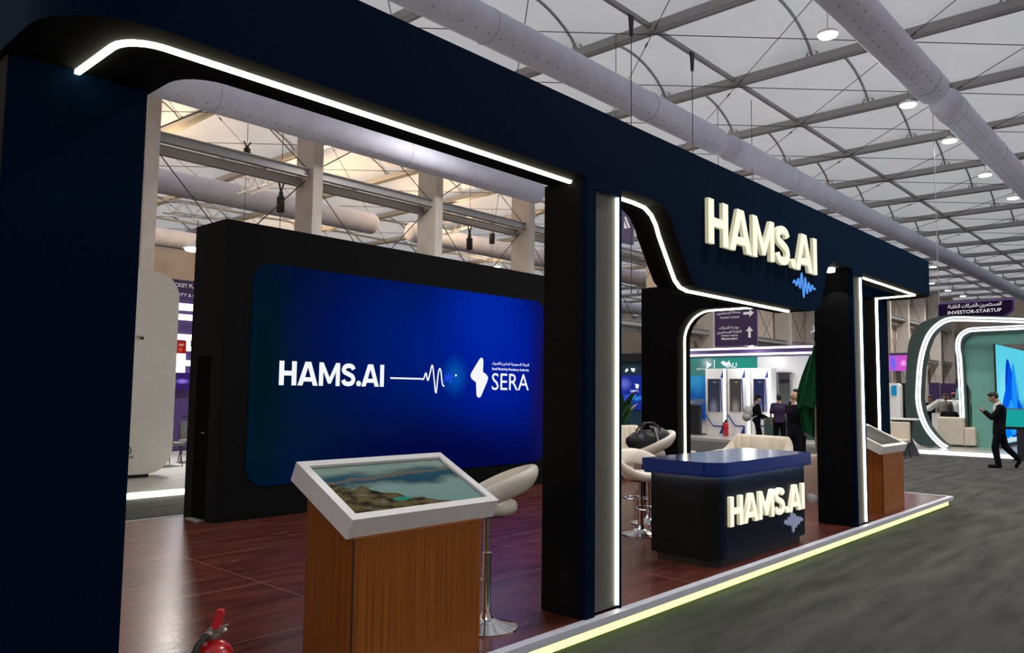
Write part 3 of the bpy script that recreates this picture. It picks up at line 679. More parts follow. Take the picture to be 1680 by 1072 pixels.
# ------------------------------------------------------------------ kiosks
M['map'] = None
def landscape():
    m = bpy.data.materials.new('landscape_display'); m.use_nodes = True; nt = m.node_tree; L = nt.links
    tc = nt.nodes.new('ShaderNodeTexCoord'); sx = nt.nodes.new('ShaderNodeSeparateXYZ'); L.new(tc.outputs['Generated'], sx.inputs[0])
    cb = nt.nodes.new('ShaderNodeCombineXYZ'); L.new(sx.outputs[0], cb.inputs[0]); L.new(sx.outputs[1], cb.inputs[1])
    def noise(scale, det=6, st=(1, 1, 1)):
        mp = nt.nodes.new('ShaderNodeMapping'); mp.inputs['Scale'].default_value = st; L.new(cb.outputs[0], mp.inputs[0])
        n = nt.nodes.new('ShaderNodeTexNoise'); n.inputs['Scale'].default_value = scale; n.inputs['Detail'].default_value = det; L.new(mp.outputs[0], n.inputs[0]); return n.outputs[0]
    def ramp(src, stops):
        r = nt.nodes.new('ShaderNodeValToRGB'); e = r.color_ramp.elements
        e[0].position, e[0].color = stops[0][0], (*stops[0][1], 1); e[1].position, e[1].color = stops[-1][0], (*stops[-1][1], 1)
        for p, c in stops[1:-1]: q = e.new(p); q.color = (*c, 1)
        L.new(src, r.inputs[0]); return r.outputs[0]
    def mathn(op, a, b):
        n = nt.nodes.new('ShaderNodeMath'); n.operation = op
        for i, q in enumerate((a, b)):
            if isinstance(q, (int, float)): n.inputs[i].default_value = q
            else: L.new(q, n.inputs[i])
        return n.outputs[0]
    def mix(f, a, b):
        x = nt.nodes.new('ShaderNodeMix'); x.data_type = 'RGBA'; L.new(f, x.inputs[0])
        for i, q in ((6, a), (7, b)):
            if isinstance(q, tuple): x.inputs[i].default_value = (*q, 1)
            else: L.new(q, x.inputs[i])
        return x.outputs[2]
    U, Vv = sx.outputs[0], sx.outputs[1]
    wv = mathn('ADD', Vv, mathn('MULTIPLY', mathn('SUBTRACT', noise(3, 5), .5), .5))
    water = ramp(wv, [(0, (.15, .25, .23)), (.42, (.17, .27, .25)), (.52, (.10, .15, .13)), (.60, (.012, .055, .09)), (.74, (.02, .075, .11)), (.82, (.12, .17, .15)), (.9, (.20, .27, .24)), (1, (.16, .24, .21))])
    land = ramp(noise(9, 12), [(.30, (.006, .006, .005)), (.44, (.035, .030, .016)), (.52, (.11, .085, .03)), (.60, (.10, .08, .05)), (.72, (.26, .22, .16))])
    ln = mathn('ADD', mathn('MULTIPLY', noise(6, 8), .5), mathn('MULTIPLY', noise(2, 3), .25))
    # headland: low u, low v
    d = mathn('ADD', mathn('MULTIPLY', U, .85), mathn('MULTIPLY', Vv, .95))
    f = nt.nodes.new('ShaderNodeMapRange'); f.inputs[1].default_value = .60; f.inputs[2].default_value = .625; f.inputs[3].default_value = 1; f.inputs[4].default_value = 0
    L.new(mathn('SUBTRACT', d, mathn('MULTIPLY', mathn('SUBTRACT', ln, .37), .9)), f.inputs[0])
    col = mix(f.outputs[0], water, land)
    # far ridge
    d2 = mathn('ABSOLUTE', mathn('SUBTRACT', mathn('ADD', Vv, mathn('MULTIPLY', noise(4, 6), .25)), mathn('ADD', mathn('MULTIPLY', U, .12), .78)), 0)
    f2 = nt.nodes.new('ShaderNodeMapRange'); f2.inputs[1].default_value = .02; f2.inputs[2].default_value = .05; f2.inputs[3].default_value = .8; f2.inputs[4].default_value = 0; L.new(d2, f2.inputs[0])
    col = mix(f2.outputs[0], col, (.13, .11, .085))
    pd = mathn('ADD', mathn('POWER', mathn('MULTIPLY', mathn('SUBTRACT', U, .40), 1.6), 2), mathn('POWER', mathn('MULTIPLY', mathn('SUBTRACT', Vv, .19), 3.2), 2))
    f3 = nt.nodes.new('ShaderNodeMapRange'); f3.inputs[1].default_value = .010; f3.inputs[2].default_value = .016; f3.inputs[3].default_value = 1; f3.inputs[4].default_value = 0; L.new(mathn('ADD', pd, mathn('MULTIPLY', mathn('SUBTRACT', noise(8, 4), .5), .012)), f3.inputs[0])
    col = mix(f3.outputs[0], col, (.02, .22, .17))
    e = nt.nodes.new('ShaderNodeEmission'); L.new(col, e.inputs[0]); e.inputs[1].default_value = .80
    g = nt.nodes.new('ShaderNodeBsdfGlossy'); g.inputs['Roughness'].default_value = .12; g.inputs[0].default_value = (.015, .015, .015, 1)
    ad = nt.nodes.new('ShaderNodeAddShader'); L.new(e.outputs[0], ad.inputs[0]); L.new(g.outputs[0], ad.inputs[1]); L.new(ad.outputs[0], nt.nodes['Material Output'].inputs[0]); return m
M['map'] = landscape()
M['map_dull'] = glow_field('dim_grey_display', (.10, .10, .085), [(.4, .5, .5, .5, (.15, .15, .12), 'xy')], 1, noise=.6, ns=9)
def kiosk(label, loc, disp, W=.92):
    t = thing('touch_kiosk', label, 'kiosk', loc)   # origin: front left foot of the pedestal
    m = MB()
    m.prism([(0, 0, 0), (0, .43, 0), (0, .43, .94), (0, 0, .755)], (W, 0, 0))
    part(t, 'pedestal', m, M['wood'], world=False)
    part(t, 'corner_seam', MB().box(-.0015, .004, -.0015, .004, 0, .755), M['bag'], world=False)
    a = V((0, -.03, .862)); u = V((0, .53, .255)); L = u.length; u.normalize(); n = V((0, -u.z, u.y)); xa, xb = -.035, W+.12
    def q(s, h): return a+u*s+n*h
    m = MB(); th = -.115
    pr = [q(0, 0), q(L, 0), q(L, th), q(0, th)]
    m.prism([p+TX*xa for p in pr], ((.052), 0, 0)).prism([p+TX*(xb-.052) for p in pr], (.052, 0, 0))
    for s0, s1 in ((0, .052), (L-.052, L)): m.prism([q(s0, 0)+TX*(xa+.052), q(s1, 0)+TX*(xa+.052), q(s1, th)+TX*(xa+.052), q(s0, th)+TX*(xa+.052)], (xb-xa-.104, 0, 0))
    m.prism([q(.052, -.03)+TX*(xa+.052), q(L-.052, -.03)+TX*(xa+.052), q(L-.052, th)+TX*(xa+.052), q(.052, th)+TX*(xa+.052)], (xb-xa-.104, 0, 0))
    sf_ = part(t, 'screen_frame', m, M['white'], world=False)
    s0, s1 = .066, L-.066
    bz = MB().prism([q(.053, -.018)+TX*(xa+.053), q(L-.053, -.018)+TX*(xa+.053), q(L-.053, -.029)+TX*(xa+.053), q(.053, -.029)+TX*(xa+.053)], (xb-xa-.106, 0, 0))
    b = part(t, 'bezel', bz, M['bag'], world=False, parent=sf_)
    part(t, 'touch_screen', MB().prism([q(s0, -.014)+TX*(xa+.066), q(s1, -.014)+TX*(xa+.066), q(s1, -.0175)+TX*(xa+.066), q(s0, -.0175)+TX*(xa+.066)], (xb-xa-.132, 0, 0)), disp, world=False, parent=sf_)
    return t
kiosk('wooden pedestal kiosk with tilted screen of a coastline, nearest the viewer', (2.47, 3.33, PZ), M['map'])
k2 = kiosk('wooden pedestal kiosk with tilted grey screen behind the second lit pillar', (10.80, 3.36, PZ), M['map_dull'], .86)

# ------------------------------------------------------------------ reception counter
ct = thing('reception_counter', 'black and navy reception counter with blue top and lit letters', 'counter', (7.3, 3.72, PZ))
def cplan(x0, x1, y0, y1, r): return arc(x0+r, y0+r, r, 180, 270, 10)+[(x1-.03, y0), (x1, y0+.03), (x1, y1), (x0, y1)]
m = MB().prism([(x, y, PZ+.07) for x, y in cplan(6.34, 8.25, 3.345, 4.02, .16)], (0, 0, .80))
for i, f in enumerate(m.f):
    a, b, c = m.v[f[0]], m.v[f[1]], m.v[f[2]]; n = (b-a).cross(c-a).normalized(); m.mi[i] = 0 if n.y < -.8 or n.y > .8 else 1
part(ct, 'counter_body', m, [M['counter_navy'], M['counter_black']])
part(ct, 'kick_plate', MB().prism([(x, y, PZ) for x, y in cplan(6.38, 8.22, 3.39, 3.98, .14)], (0, 0, .07)), M['bag'])
lp = [(6.326, 4.0)]+arc(6.34+.16, 3.345+.16, .174, 180, 270, 12)+[(8.24, 3.331)]
part(ct, 'led_strip', MB().tube([(x, y, .932) for x, y in lp], .004, 6), glow('counter_strip', (1, .98, .9), 70))
lip = [(6.294, 4.06)]+arc(6.48, 3.49, .186, 180, 270, 12)+[(8.29, 3.304)]
part(ct, 'top_lip', MB().tube([(x, y, .928) for x, y in lip], .012, 6), M['blue_top'])
part(ct, 'counter_top', MB().prism([(x, y, .937) for x, y in cplan(6.28, 8.31, 3.29, 4.08, .2)], (0, 0, .11)), M['blue_top'])
part(ct, 'pulse_emblem', wave(7.70, 8.13, .37, .10, PULSE, 3.325, .018, .022, None), M['wave_grey'], label='grey pulse line under the letters')
for q in glyphs((6.51, 3.342, .475), 1.64, .262, .03): part(ct, 'lit_letter', q, [M['letter'], M['letter_side']])

# ------------------------------------------------------------------ bar stools
def stool(label, loc, rz, seat=.66, foot=True):
    t = thing('bar_stool', label, 'bar stool', loc, rz)    # back of the seat towards local +X
    part(t, 'base', MB().lathe((0, 0, 0), [(.205, 0), (.205, .008), (.18, .016), (.10, .035), (.05, .06), (.036, .09), (.034, .10)], 32), M['chrome'], world=False, smooth=True)
    gc_ = part(t, 'gas_column', MB().lathe((0, 0, 0), [(.032, .09), (.032, seat*.62), (.034, seat*.62+.005), (.022, seat*.62+.01), (.022, seat-.05)], 16), M['chrome'], world=False, smooth=True)
    pts = [(-.02, 0, .30)]+[(-.17+.0+.15*math.cos(math.radians(a))*-1, .15*math.sin(math.radians(a)), .30) for a in range(-150, 151, 20)]
    m = MB().tube([(-.17+.14*math.cos(math.radians(a)), .14*math.sin(math.radians(a)), .30) for a in range(0, 360, 18)], .010, 8, closed=True); m.tube([(-.035, 0, .30), (.0, 0, .30)], .014, 8)
    part(t, 'footrest', m, M['chrome'], world=False, smooth=True, parent=gc_)
    m = MB().lathe((0, 0, 0), [(.05, seat-.06), (.12, seat-.05), (.12, seat-.03)], 16); part(t, 'seat_plate', m, M['dark_steel'], world=False, smooth=True)
    m = MB().lathe((0, 0, 0), [(.10, seat-.035), (.175, seat-.03), (.195, seat-.005), (.198, seat+.02), (.185, seat+.045), (.14, seat+.055), (.02, seat+.058)], 32)
    part(t, 'seat', m, M['leather'], world=False, smooth='all')
    rows = []
    N = 44
    for i in range(N):
        a = 2*PI*i/N; k = (1+math.cos(a))/2         # 1 at the back, 0 at the front
        c = V((.02+.205*math.cos(a)+.05*k, .215*math.sin(a), seat+.0+.20*k**.8)); w_ = .032+.012*k; h = .045+.045*k
        tl = V((math.cos(a), math.sin(a), 0)); up = (V((0, 0, 1))+tl*.55*k).normalized(); sd = (tl-up*tl.dot(up)).normalized()
        rows.append([c+sd*w_*math.cos(2*PI*j/14)+up*h*math.sin(2*PI*j/14) for j in range(14)])
    rows.append(rows[0]); part(t, 'back_ring', MB().grid(rows, True), M['leather'], world=False, smooth='all')
    return t
stool('white bar stool with chrome base beside the nearest wooden kiosk', (3.74, 3.62, PZ), math.radians(-45), seat=.76)
stool('white bar stool by the counter, empty seat, nearest of the two there', (7.30, 4.76, PZ), math.radians(60), seat=.62)
stool('white bar stool by the counter carrying a black bag', (7.98, 5.10, PZ), math.radians(-30), seat=.80)

# bag on the stool
bx = V((7.98, 5.10, PZ+.86)); rot = Matrix.Rotation(math.radians(-42), 3, 'Z')
bm_ = MB().ball((0, 0, .11), (.25, .13, .12)).ball((.12, .0, .13), (.15, .12, .13)).ball((-.14, -.02, .09), (.14, .12, .10)).ball((0, 0, .04), (.22, .12, .05))
bm_ = blob(bm_, .014, 3)
for v in bm_.v:
    v += V((0, 0, .006*math.sin(v.x*60+v.y*30))); v.z = max(v.z, .002)
t = thing('duffel_bag', 'black duffel bag lying on the farther white bar stool', 'bag', bx, math.radians(-42))
part(t, 'bag_body', bm_, M['bag'], world=False, smooth='all')
for s in (-1, 1): part(t, 'strap', MB().tube([(-.12, .09*s, .12), (-.12, .07*s, .22), (-.05, .05*s, .30), (.05, .05*s, .31), (.12, .07*s, .25), (.12, .09*s, .14)], .012, 6), M['rubber'], world=False, smooth=True)
part(t, 'side_strap', MB().tube([(.06, -.125, .02), (.08, -.135, .12), (.06, -.07, .25), (.03, .02, .26)], .014, 6), M['steel'], world=False, smooth=True)

# ------------------------------------------------------------------ lounge seating
def tub(name, label, cat, loc, rz, W, D, H, m_in, ribs=9, arm=.62, th=.13, m_out=None, group=None):
    """shell chair facing local +X; back rises from the arms; channel stitching on the inside"""
    t = thing(name, label, cat, loc, rz); rows = []; N = ribs*8
    for i in range(N+1):
        s = -1+2*i/N; ang = s*PI*.5*1.12
        c_, s_ = math.cos(ang), math.sin(ang)
        px = -D/2*math.copysign(abs(c_)**.55, c_) ; py = W/2*math.copysign(abs(s_)**.55, s_)
        if abs(s) > .86: px = D/2*.15+(abs(s)-.86)/.14*(D*.30); py = math.copysign(W/2, s_)
        k = max(0, 1-abs(s)*1.02); k = k*k*(3-2*k) if k < 1 else 1
        h = H*(arm+(1-arm)*min(1, k*1.5)); out = V((px, py*.9, 0)).normalized()
        if abs(s) > .86: out = V((0, math.copysign(1, s_), 0))
        rb = .034*abs(math.sin(PI*ribs*i/N))**.6
        o = V((px, py, 0)); inn = o-out*(th+rb); fl = .04*k
        rows.append([o+TZ*.10, o+out*.01+TZ*h*.5, o+out*fl+TZ*(h-.05), o-out*(th*.25-fl)+TZ*h, o-out*(th*.75-fl)+TZ*h, inn+out*fl+TZ*(h-.05), inn-out*rb+TZ*h*.6, inn+TZ*.30, inn+TZ*.10])
    part(t, 'shell', MB().grid(rows).add(rows[0], [tuple(range(9))]).add(rows[-1], [tuple(range(9))[::-1]]), m_in, world=False, smooth='all')
    part(t, 'seat_cushion', MB().box(-D/2+th+.02, D/2-.03, -W/2+th+.01, W/2-th-.01, .24, .43, .05), m_in, world=False, smooth=True)
    part(t, 'seat_base', MB().box(-D/2+.08, D/2-.05, -W/2+.07, W/2-.07, .08, .26, .02), m_in, world=False)
    for sx in (-1, 1):
        for sy in (-1, 1): part(t, 'leg', MB().tube([(sx*(D/2-.14), sy*(W/2-.14), .0), (sx*(D/2-.15), sy*(W/2-.15), .10)], [.014, .02], 8), M['brass'], world=False)
    return t
tub('sofa', 'wide cream velvet shell sofa behind the reception counter, facing the stand', 'sofa', (12.90, 6.20, PZ), math.radians(168), 1.42, .85, .80, M['velvet'], ribs=9)
tub('sofa', 'cream ribbed sofa under the potted plant at the back of the stand', 'sofa', (12.25, 8.22, PZ), math.radians(-95), 1.7, .85, .90, M['velvet'], ribs=15, arm=.75)
tub('armchair', 'blush velvet armchair between the black portal and the counter', 'armchair', (10.95, 6.70, PZ), math.radians(-20), .85, .80, .78, M['velvet_pink'], ribs=7, arm=.80)
tub('armchair', 'blush tub armchair beside the green flag, cut by the second pillar', 'armchair', (11.85, 4.42, PZ), math.radians(60), .86, .80, .76, M['velvet_pink'], ribs=7, arm=.85)
# low blue-grey table seen under the stools
# ------------------------------------------------------------------ plant
pp = V((13.08, 8.98, PZ)); t = thing('potted_plant', 'broad-leaved green potted plant behind the ribbed sofa', 'plant', pp)
part(t, 'pot', MB().lathe((0, 0, 0), [(.12, 0), (.15, .02), (.19, .72), (.195, .75), (.17, .75), (.165, .70), (.02, .70)], 20), M['white'], world=False, smooth=True)
m = MB()
for i in range(16):
    a = i*2.4; ln = .42+.20*random.random(); z0 = .78+.05*i/3; tilt = .25+.45*random.random(); w_ = .07+.02*random.random()
    d = V((math.cos(a), math.sin(a), 0)); s = V((-d.y, d.x, 0)); rows = []
    for j in range(9):
        u = j/8; c = d*(.03+tilt*ln*u*(1+.4*u))+TZ*(z0+ln*u*(1.45-.5*u)); ww = w_*math.sin(PI*min(1, u*.93+.06))**.8
        rows.append([c-s*ww+TZ*.015, c, c+s*ww+TZ*.015])
    m.grid(rows)
part(t, 'leaves', m, M['leaf'], world=False, smooth='all', kind='stuff')
part(t, 'stem', MB().tube([(0, 0, .38), (.01, 0, .8), (0, .01, 1.35)], .016, 6), M['leaf'], world=False)

# ------------------------------------------------------------------ flag
fp = V((13.05, 5.10, PZ)); t = thing('flag_stand', 'dark green flag draped on a pale pole beside the second lit pillar', 'flag', fp)
part(t, 'foot_plate', MB().lathe((0, 0, 0), [(.2, 0), (.2, .02), (.05, .05), (.03, .10)], 20), M['chrome'], world=False, smooth=True)
po_ = part(t, 'pole', MB().tube([(0, 0, .05), (0, 0, 2.42)], .016, 10), M['brass'], world=False, smooth=True)
part(t, 'finial', MB().ball((0, 0, 2.46), (.04, .04, .04)).ball((0, 0, 2.55), (.055, .055, .055)).lathe((0, 0, 0), [(.025, 2.42), (.05, 2.50), (.02, 2.60), (.006, 2.68)], 12), M['chrome'], world=False, smooth=True, parent=po_)
rv = V((_R.x, _R.y, 0)).normalized(); dv = V((rv.y, -rv.x, 0))
def cloth(v0, v1, lf, rt, dep, ph):
    rows = []
    for j in range(25):
        v_ = j/24; row = []
        for i in range(33):
            u = i/32; xl = lf(v_); xr = rt(v_); x = xl+(xr-xl)*u; z = 2.33-1.55*(v0(u)+(v1(u)-v0(u))*v_)
            row.append(rv*x+dv*(dep+.035*math.sin(u*14+v_*1.5+ph)*min(1, .25+v_)+.02*math.sin(u*31+ph))+TZ*z)
        rows.append(row)
    return MB().grid(rows)
m = cloth(lambda u: 0, lambda u: .68-.10*u-.03*math.sin(u*9), lambda v: -.03-.29*v**1.05, lambda v: .03+.16*v, .05, 0)
m2 = cloth(lambda u: .10, lambda u: 1.0-.12*abs(u-.7), lambda v: -.06-.24*math.sin(min(1, v*1.25)*PI*.62)*(1 if v < .6 else 1-(v-.6)*.9), lambda v: .04+.14*v, -.05, 2.0)
m.add(m2.v, m2.f)
part(t, 'cloth', m, M['flag'], world=False, smooth='all')

# ------------------------------------------------------------------ fire extinguisher
ex = V((1.872, 3.60, PZ)); t = thing('fire_extinguisher', 'red fire extinguisher with black hose standing on the red-brown floor', 'fire extinguisher', ex)
t.scale = (1.15, 1.15, .90)
part(t, 'cylinder', MB().lathe((0, 0, 0), [(.078, 0), (.083, .012), (.083, .29), (.079, .32), (.066, .345), (.045, .362), (.026, .37), (.024, .385)], 32), M['red'], world=False, smooth=True)
part(t, 'label_panel', MB().grid([[(.0838*math.cos(math.radians(a)), .0838*math.sin(math.radians(a)), z) for a in range(160, 216, 7)] for z in (.16, .29)]), M['white'], world=False)
vv = part(t, 'valve', MB().lathe((0, 0, 0), [(.022, .38), (.03, .385), (.03, .40), (.018, .405), (.018, .43)], 16).box(-.02, .045, -.016, .016, .40, .425, .004).lathe((.03, 0, .41), [(.016, -.012), (.018, 0), (.014, .012)], 12).ball((.04, -.01, .41), (.018, .018, .018)), M['brass'], world=False, smooth=True)
L = rv
part(t, 'lever', MB().prism([L*.00+V((0, 0, .425))-dv*.012, L*.026+V((0, 0, .43))-dv*.012, L*.040+V((0, 0, .515))-dv*.012, L*.036+V((0, 0, .528))-dv*.012, L*.014+V((0, 0, .526))-dv*.012, L*-.002+V((0, 0, .455))-dv*.012], dv*.024), M['red_plastic'], world=False, label='upright red squeeze lever', parent=vv)
part(t, 'carry_handle', MB().prism([L*-.01+V((0, 0, .41))-dv*.012, L*.06+V((0, 0, .445))-dv*.012, L*.058+V((0, 0, .452))-dv*.012, L*-.01+V((0, 0, .42))-dv*.012], dv*.024), M['brass'], world=False)
hs = [V((0, 0, .41))+dv*.02, dv*.05+L*-.01+TZ*.41, dv*.085+L*-.03+TZ*.37, dv*.10+L*-.04+TZ*.28, dv*.10+L*-.045+TZ*.15, dv*.095+L*-.04+TZ*.05]
part(t, 'hose', MB().tube(hs, [.012, .014, .014, .014, .014, .018], 10), M['rubber'], world=False, smooth=True)
part(t, 'hose_collar', MB().tube([dv*.025+L*-.004+TZ*.41, dv*.048+L*-.01+TZ*.41], .017, 10), M['brass'], world=False, smooth=True)
# ================================================================== PEOPLE
def hand(m, wr, d, pn, curl=.5, side=1, s=1.0):
    """palm, four unequal fingers bent at the knuckles, thumb leaving the side of the palm"""
    wr = V(wr); d = V(d).normalized(); pn = V(pn); pn = (pn-d*pn.dot(d)).normalized(); w_ = d.cross(pn)*side
    m.cap(wr, wr+d*.035*s, .024*s, .026*s, 8)
    for k in (-.022, -.007, .008, .022): m.cap(wr+d*.03*s+w_*k*.7*s, wr+d*.085*s+w_*k*s, .015*s, .0125*s, 7)
    for k, L in ((-.029, .055), (-.010, .070), (.010, .075), (.028, .066)):
        a = wr+d*.088*s+w_*k*s; d1 = (d*math.cos(curl)+pn*math.sin(curl)).normalized(); b = a+d1*L*.5*s
        d2 = (d*math.cos(curl*2.1)+pn*math.sin(curl*2.1)).normalized(); m.cap(a, b, .0098*s, .009*s, 6); m.cap(b, b+d2*L*.45*s, .009*s, .008*s, 6)
    a = wr+d*.03*s+w_*.026*s; b = a+(d*.6+w_*.7+pn*.25).normalized()*.038*s; m.cap(a, b, .013*s, .011*s, 6); m.cap(b, b+(d*.85+w_*.1+pn*.45).normalized()*.032*s, .0108*s, .009*s, 6)
STAND = dict(head=(.03, 0, 1.64), neck=(0, 0, 1.50), chest=(-.01, 0, 1.28), belly=(0, 0, 1.08), pelvis=(-.01, 0, .94),
    shL=(0, .19, 1.42), elL=(-.03, .25, 1.13), wrL=(.05, .25, .88), shR=(0, -.19, 1.42), elR=(-.03, -.25, 1.13), wrR=(.05, -.25, .88),
    hiL=(0, .09, .92), knL=(.02, .11, .50), anL=(-.02, .12, .09), toL=(.15, .14, .035), heL=(-.05, .12, .04), hiR=(0, -.09, .92), knR=(.02, -.11, .50), anR=(-.02, -.12, .09), toR=(.15, -.14, .035), heR=(-.05, -.12, .04),
    hdL=(.1, 0, -1), hdR=(.1, 0, -1), pnL=(.3, -1, 0), pnR=(.3, 1, 0))
def person(label, loc, rz, H=1.75, pose=None, skin='skin', top='suit', legs='suit', hair='hair', jacket=False, shirt=None, sleeves=1.0, cap_=None, mask=False, bald=False, curl=.5, look=0, group=None, long=False, vox=.0125, belly=0, shoes='suit', hairlong=False):
    P = dict(STAND); P.update(pose or {}); P = {k: V(v) for k, v in P.items()}; s = H/1.76
    t = thing('person', label, 'person', loc, rz, group)
    def fin(mb, sm=3, vx=vox):
        b = blob(mb, vx, sm)
        for v in b.v: v *= s
        return b
    hd = P['head']; q = Matrix.Rotation(look, 3, 'Y')
    def hp(x, y, z): return hd + q @ V((x, y, z))
    m = MB()
    m.ball(hp(-.015, 0, .03), (.095, .076, .095)).ball(hp(.02, 0, -.02), (.07, .062, .085)).ball(hp(.045, 0, -.07), (.042, .042, .04)).cap(hp(.085, 0, .015), hp(.104, 0, -.022), .010, .015, 8)
    m.ball(hp(.088, 0, -.058), (.013, .026, .010)).ball(hp(.078, 0, .035), (.02, .052, .014))
    for e in (-1, 1): m.ball(hp(-.005, .078*e, -.01), (.018, .010, .030)).ball(hp(.07, .03*e, .01), (.012, .014, .010))
    m.cap(hp(-.02, 0, -.06), P['neck'], .055, .058).cap(P['neck'], P['chest'], .06, .095).cap(P['chest'], P['belly'], .09, .08).cap(P['belly'], P['pelvis'], .08, .09)
    for k in 'LR':
        m.cap(P['neck']-V((0, 0, .04)), P['sh'+k], .055, .055).cap(P['sh'+k], P['el'+k], .045, .036).cap(P['el'+k], P['wr'+k], .036, .024)
        hand(m, P['wr'+k], P['hd'+k], P['pn'+k], curl, -1 if k == 'R' else 1)
        m.cap(P['hi'+k], P['kn'+k], .065, .045).cap(P['kn'+k], P['an'+k], .042, .028).cap(P['an'+k], P['to'+k].lerp(P['he'+k], .4), .024, .018)
    body = part(t, 'body', fin(m), M[skin], world=False, smooth='all')
    # eyes and brows
    e_ = MB()
    for e in (-1, 1): e_.ball(hp(.078, .031*e, .008), (.008, .011, .005)).cap(hp(.088, .018*e, .030), hp(.076, .048*e, .032), .0035, .0035, 6)
    for v in e_.v: v *= s
    part(t, 'eyes', e_, M['hair'], world=False, parent=body)
    if not bald:
        m = MB().ball(hp(-.022, 0, .048), (.100, .084, .090)).ball(hp(-.055, 0, .01), (.066, .078, .085))
        if hairlong: m.ball(hp(-.05, 0, -.06), (.07, .085, .12)).cap(hp(-.05, 0, -.1), hp(-.06, 0, -.25), .07, .06)
        m.ball(hp(.05, 0, .092), (.045, .06, .030))
        part(t, 'hair', fin(m, 2), M[hair], world=False, smooth='all')
    if cap_:
        m = MB().ball(hp(-.01, 0, .065), (.105, .09, .075)).ball(hp(.10, 0, .055), (.06, .06, .012)); part(t, 'cap', fin(m, 2), M[cap_], world=False, smooth='all')
    if mask: part(t, 'face_mask', fin(MB().ball(hp(.062, 0, -.045), (.046, .056, .048)), 2), M['shirt'], world=False, smooth='all')
    def torso(f, sl, low, c='top'):
        m = MB(); n = 20
        nk, ch, be, pe = P['neck'], P['chest'], P['belly'], P['pelvis']; S2 = (P['shL']+P['shR'])/2
        secs = [(nk+V((-.008, 0, -.015)), .070, .078), (nk.lerp(S2, .5), .088, .135), (S2+V((0, 0, -.015)), .098, .17), (S2.lerp(ch, .45), .122, .195), (ch, .132, .192), (ch.lerp(be, .5)+V((belly*.5, 0, 0)), .130+belly*.4, .178), (be+V((belly, 0, 0)), .128+belly*.4, .172),
                (be.lerp(pe, .6)+V((belly*.6, 0, 0)), .130+belly*.3, .178), (pe+V((0, 0, low*.5)), .134, .184), (pe+V((0, 0, low-.03)), .136, .186)]
        rows = [[cc+V((rx*f*math.cos(2*PI*q_/n), ry*f*math.sin(2*PI*q_/n), 0)) for q_ in range(n)] for cc, rx, ry in secs]
        o_ = len(m.v); m.grid(rows, True); N_ = len(secs); m.f += [tuple(range(o_, o_+n))[::-1], tuple(range(o_+(N_-1)*n, o_+N_*n))]; m.mi += [0, 0]
        for k in 'LR':
            m.cap(P['neck']-V((0, 0, .055)), P['sh'+k], .062*f, .070*f); w_ = P['el'+k]+(P['wr'+k]-P['el'+k])*.93
            if sl > 0: m.cap(P['sh'+k], P['el'+k], .072*f, .060*f).cap(P['el'+k], w_, .060*f, .047*f)
            else: m.cap(P['sh'+k], P['sh'+k].lerp(P['el'+k], .75), .070*f, .066*f)
        return m
    if shirt:
        m = MB().cap(P['neck']+V((.012, 0, .025)), P['neck']-V((-.02, 0, .03)), .062, .075).ball(P['chest']+V((.088, 0, .09)), (.050, .040, .11))
        for k in 'LR': a = P['el'+k].lerp(P['wr'+k], .86); m.cap(a, P['wr'+k], .034, .032)
        part(t, 'shirt', fin(m, 2), M[shirt], world=False, smooth='all')
    tm = torso(1.0, sleeves, -.03 if not jacket else -.13)
    if long:
        tm.cap(P['pelvis'], (P['pelvis']*.3+(P['anL']+P['anR'])*.35), .15, .20)
    part(t, 'jacket' if jacket else 'top', fin(tm, 4), M[top], world=False, smooth='all')
    m = MB()
    for k in 'LR': m.cap(P['pelvis'], P['hi'+k], .118, .108).cap(P['hi'+k], P['kn'+k], .102, .078).cap(P['kn'+k], P['an'+k]+V((0, 0, .0)), .078, .066)
    part(t, 'trousers', fin(m, 3), M[legs], world=False, smooth='all')
    for k in 'LR':
        he, to, an = P['he'+k], P['to'+k], P['an'+k]
        m = MB().cap(he, to, .038, .034).cap(he+(to-he)*.35, to, .044, .038).cap(an+V((0, 0, .02)), he.lerp(to, .2), .046, .046); part(t, 'shoe', fin(m, 2), M[shoes], world=False, smooth='all')
    return t
def at_px(px, X): p = onX(px, 640, X); return V((p.x, p.y, 0))
WALK = dict(head=(.075, 0, 1.635), neck=(-.03, 0, 1.475), chest=(-.05, 0, 1.27), belly=(-.035, 0, 1.08), pelvis=(-.02, 0, .93),
    shL=(-.08, .17, 1.40), elL=(.10, .20, 1.16), wrL=(.25, .10, 1.30), shR=(-.07, -.17, 1.40), elR=(.12, -.19, 1.15), wrR=(.27, -.06, 1.29),
    hiL=(-.02, .09, .90), knL=(.075, .09, .46), anL=(.02, .09, .10), toL=(.20, .10, .035), heL=(-.02, .09, .04),
    hiR=(-.03, -.09, .90), knR=(-.13, -.09, .49), anR=(-.36, -.09, .235), toR=(-.33, -.09, .045), heR=(-.41, -.09, .19),
    hdL=(.75, -.35, .45), hdR=(.8, .25, .5), pnL=(-.3, -.7, .6), pnR=(-.3, .6, .7))
wk = person('man in a black suit walking on the grey carpet while looking at his phone', at_px(1635, 21.42), math.radians(101), 1.77, WALK, jacket=True, shirt='shirt', look=.42, curl=.75, vox=.0095)
ph = wk.matrix_world
p = at_px(1635, 21.42); cz, sz = math.cos(math.radians(101)), math.sin(math.radians(101))
def loc2w(l, p=p): return p+V((l[0]*cz-l[1]*sz, l[0]*sz+l[1]*cz, l[2]))
c = loc2w((.385, .0, 1.40)); t = thing('mobile_phone', 'dark mobile phone held by the walking man in the black suit', 'phone', c, math.radians(101))
g_ = MB().box(-.075, .075, -.036, .036, -.004, .004, .003)
for v in g_.v: v.xyz = Matrix.Rotation(math.radians(-24), 3, 'Y') @ v * 1
for v in g_.v: v.x, v.z = v.x, v.z
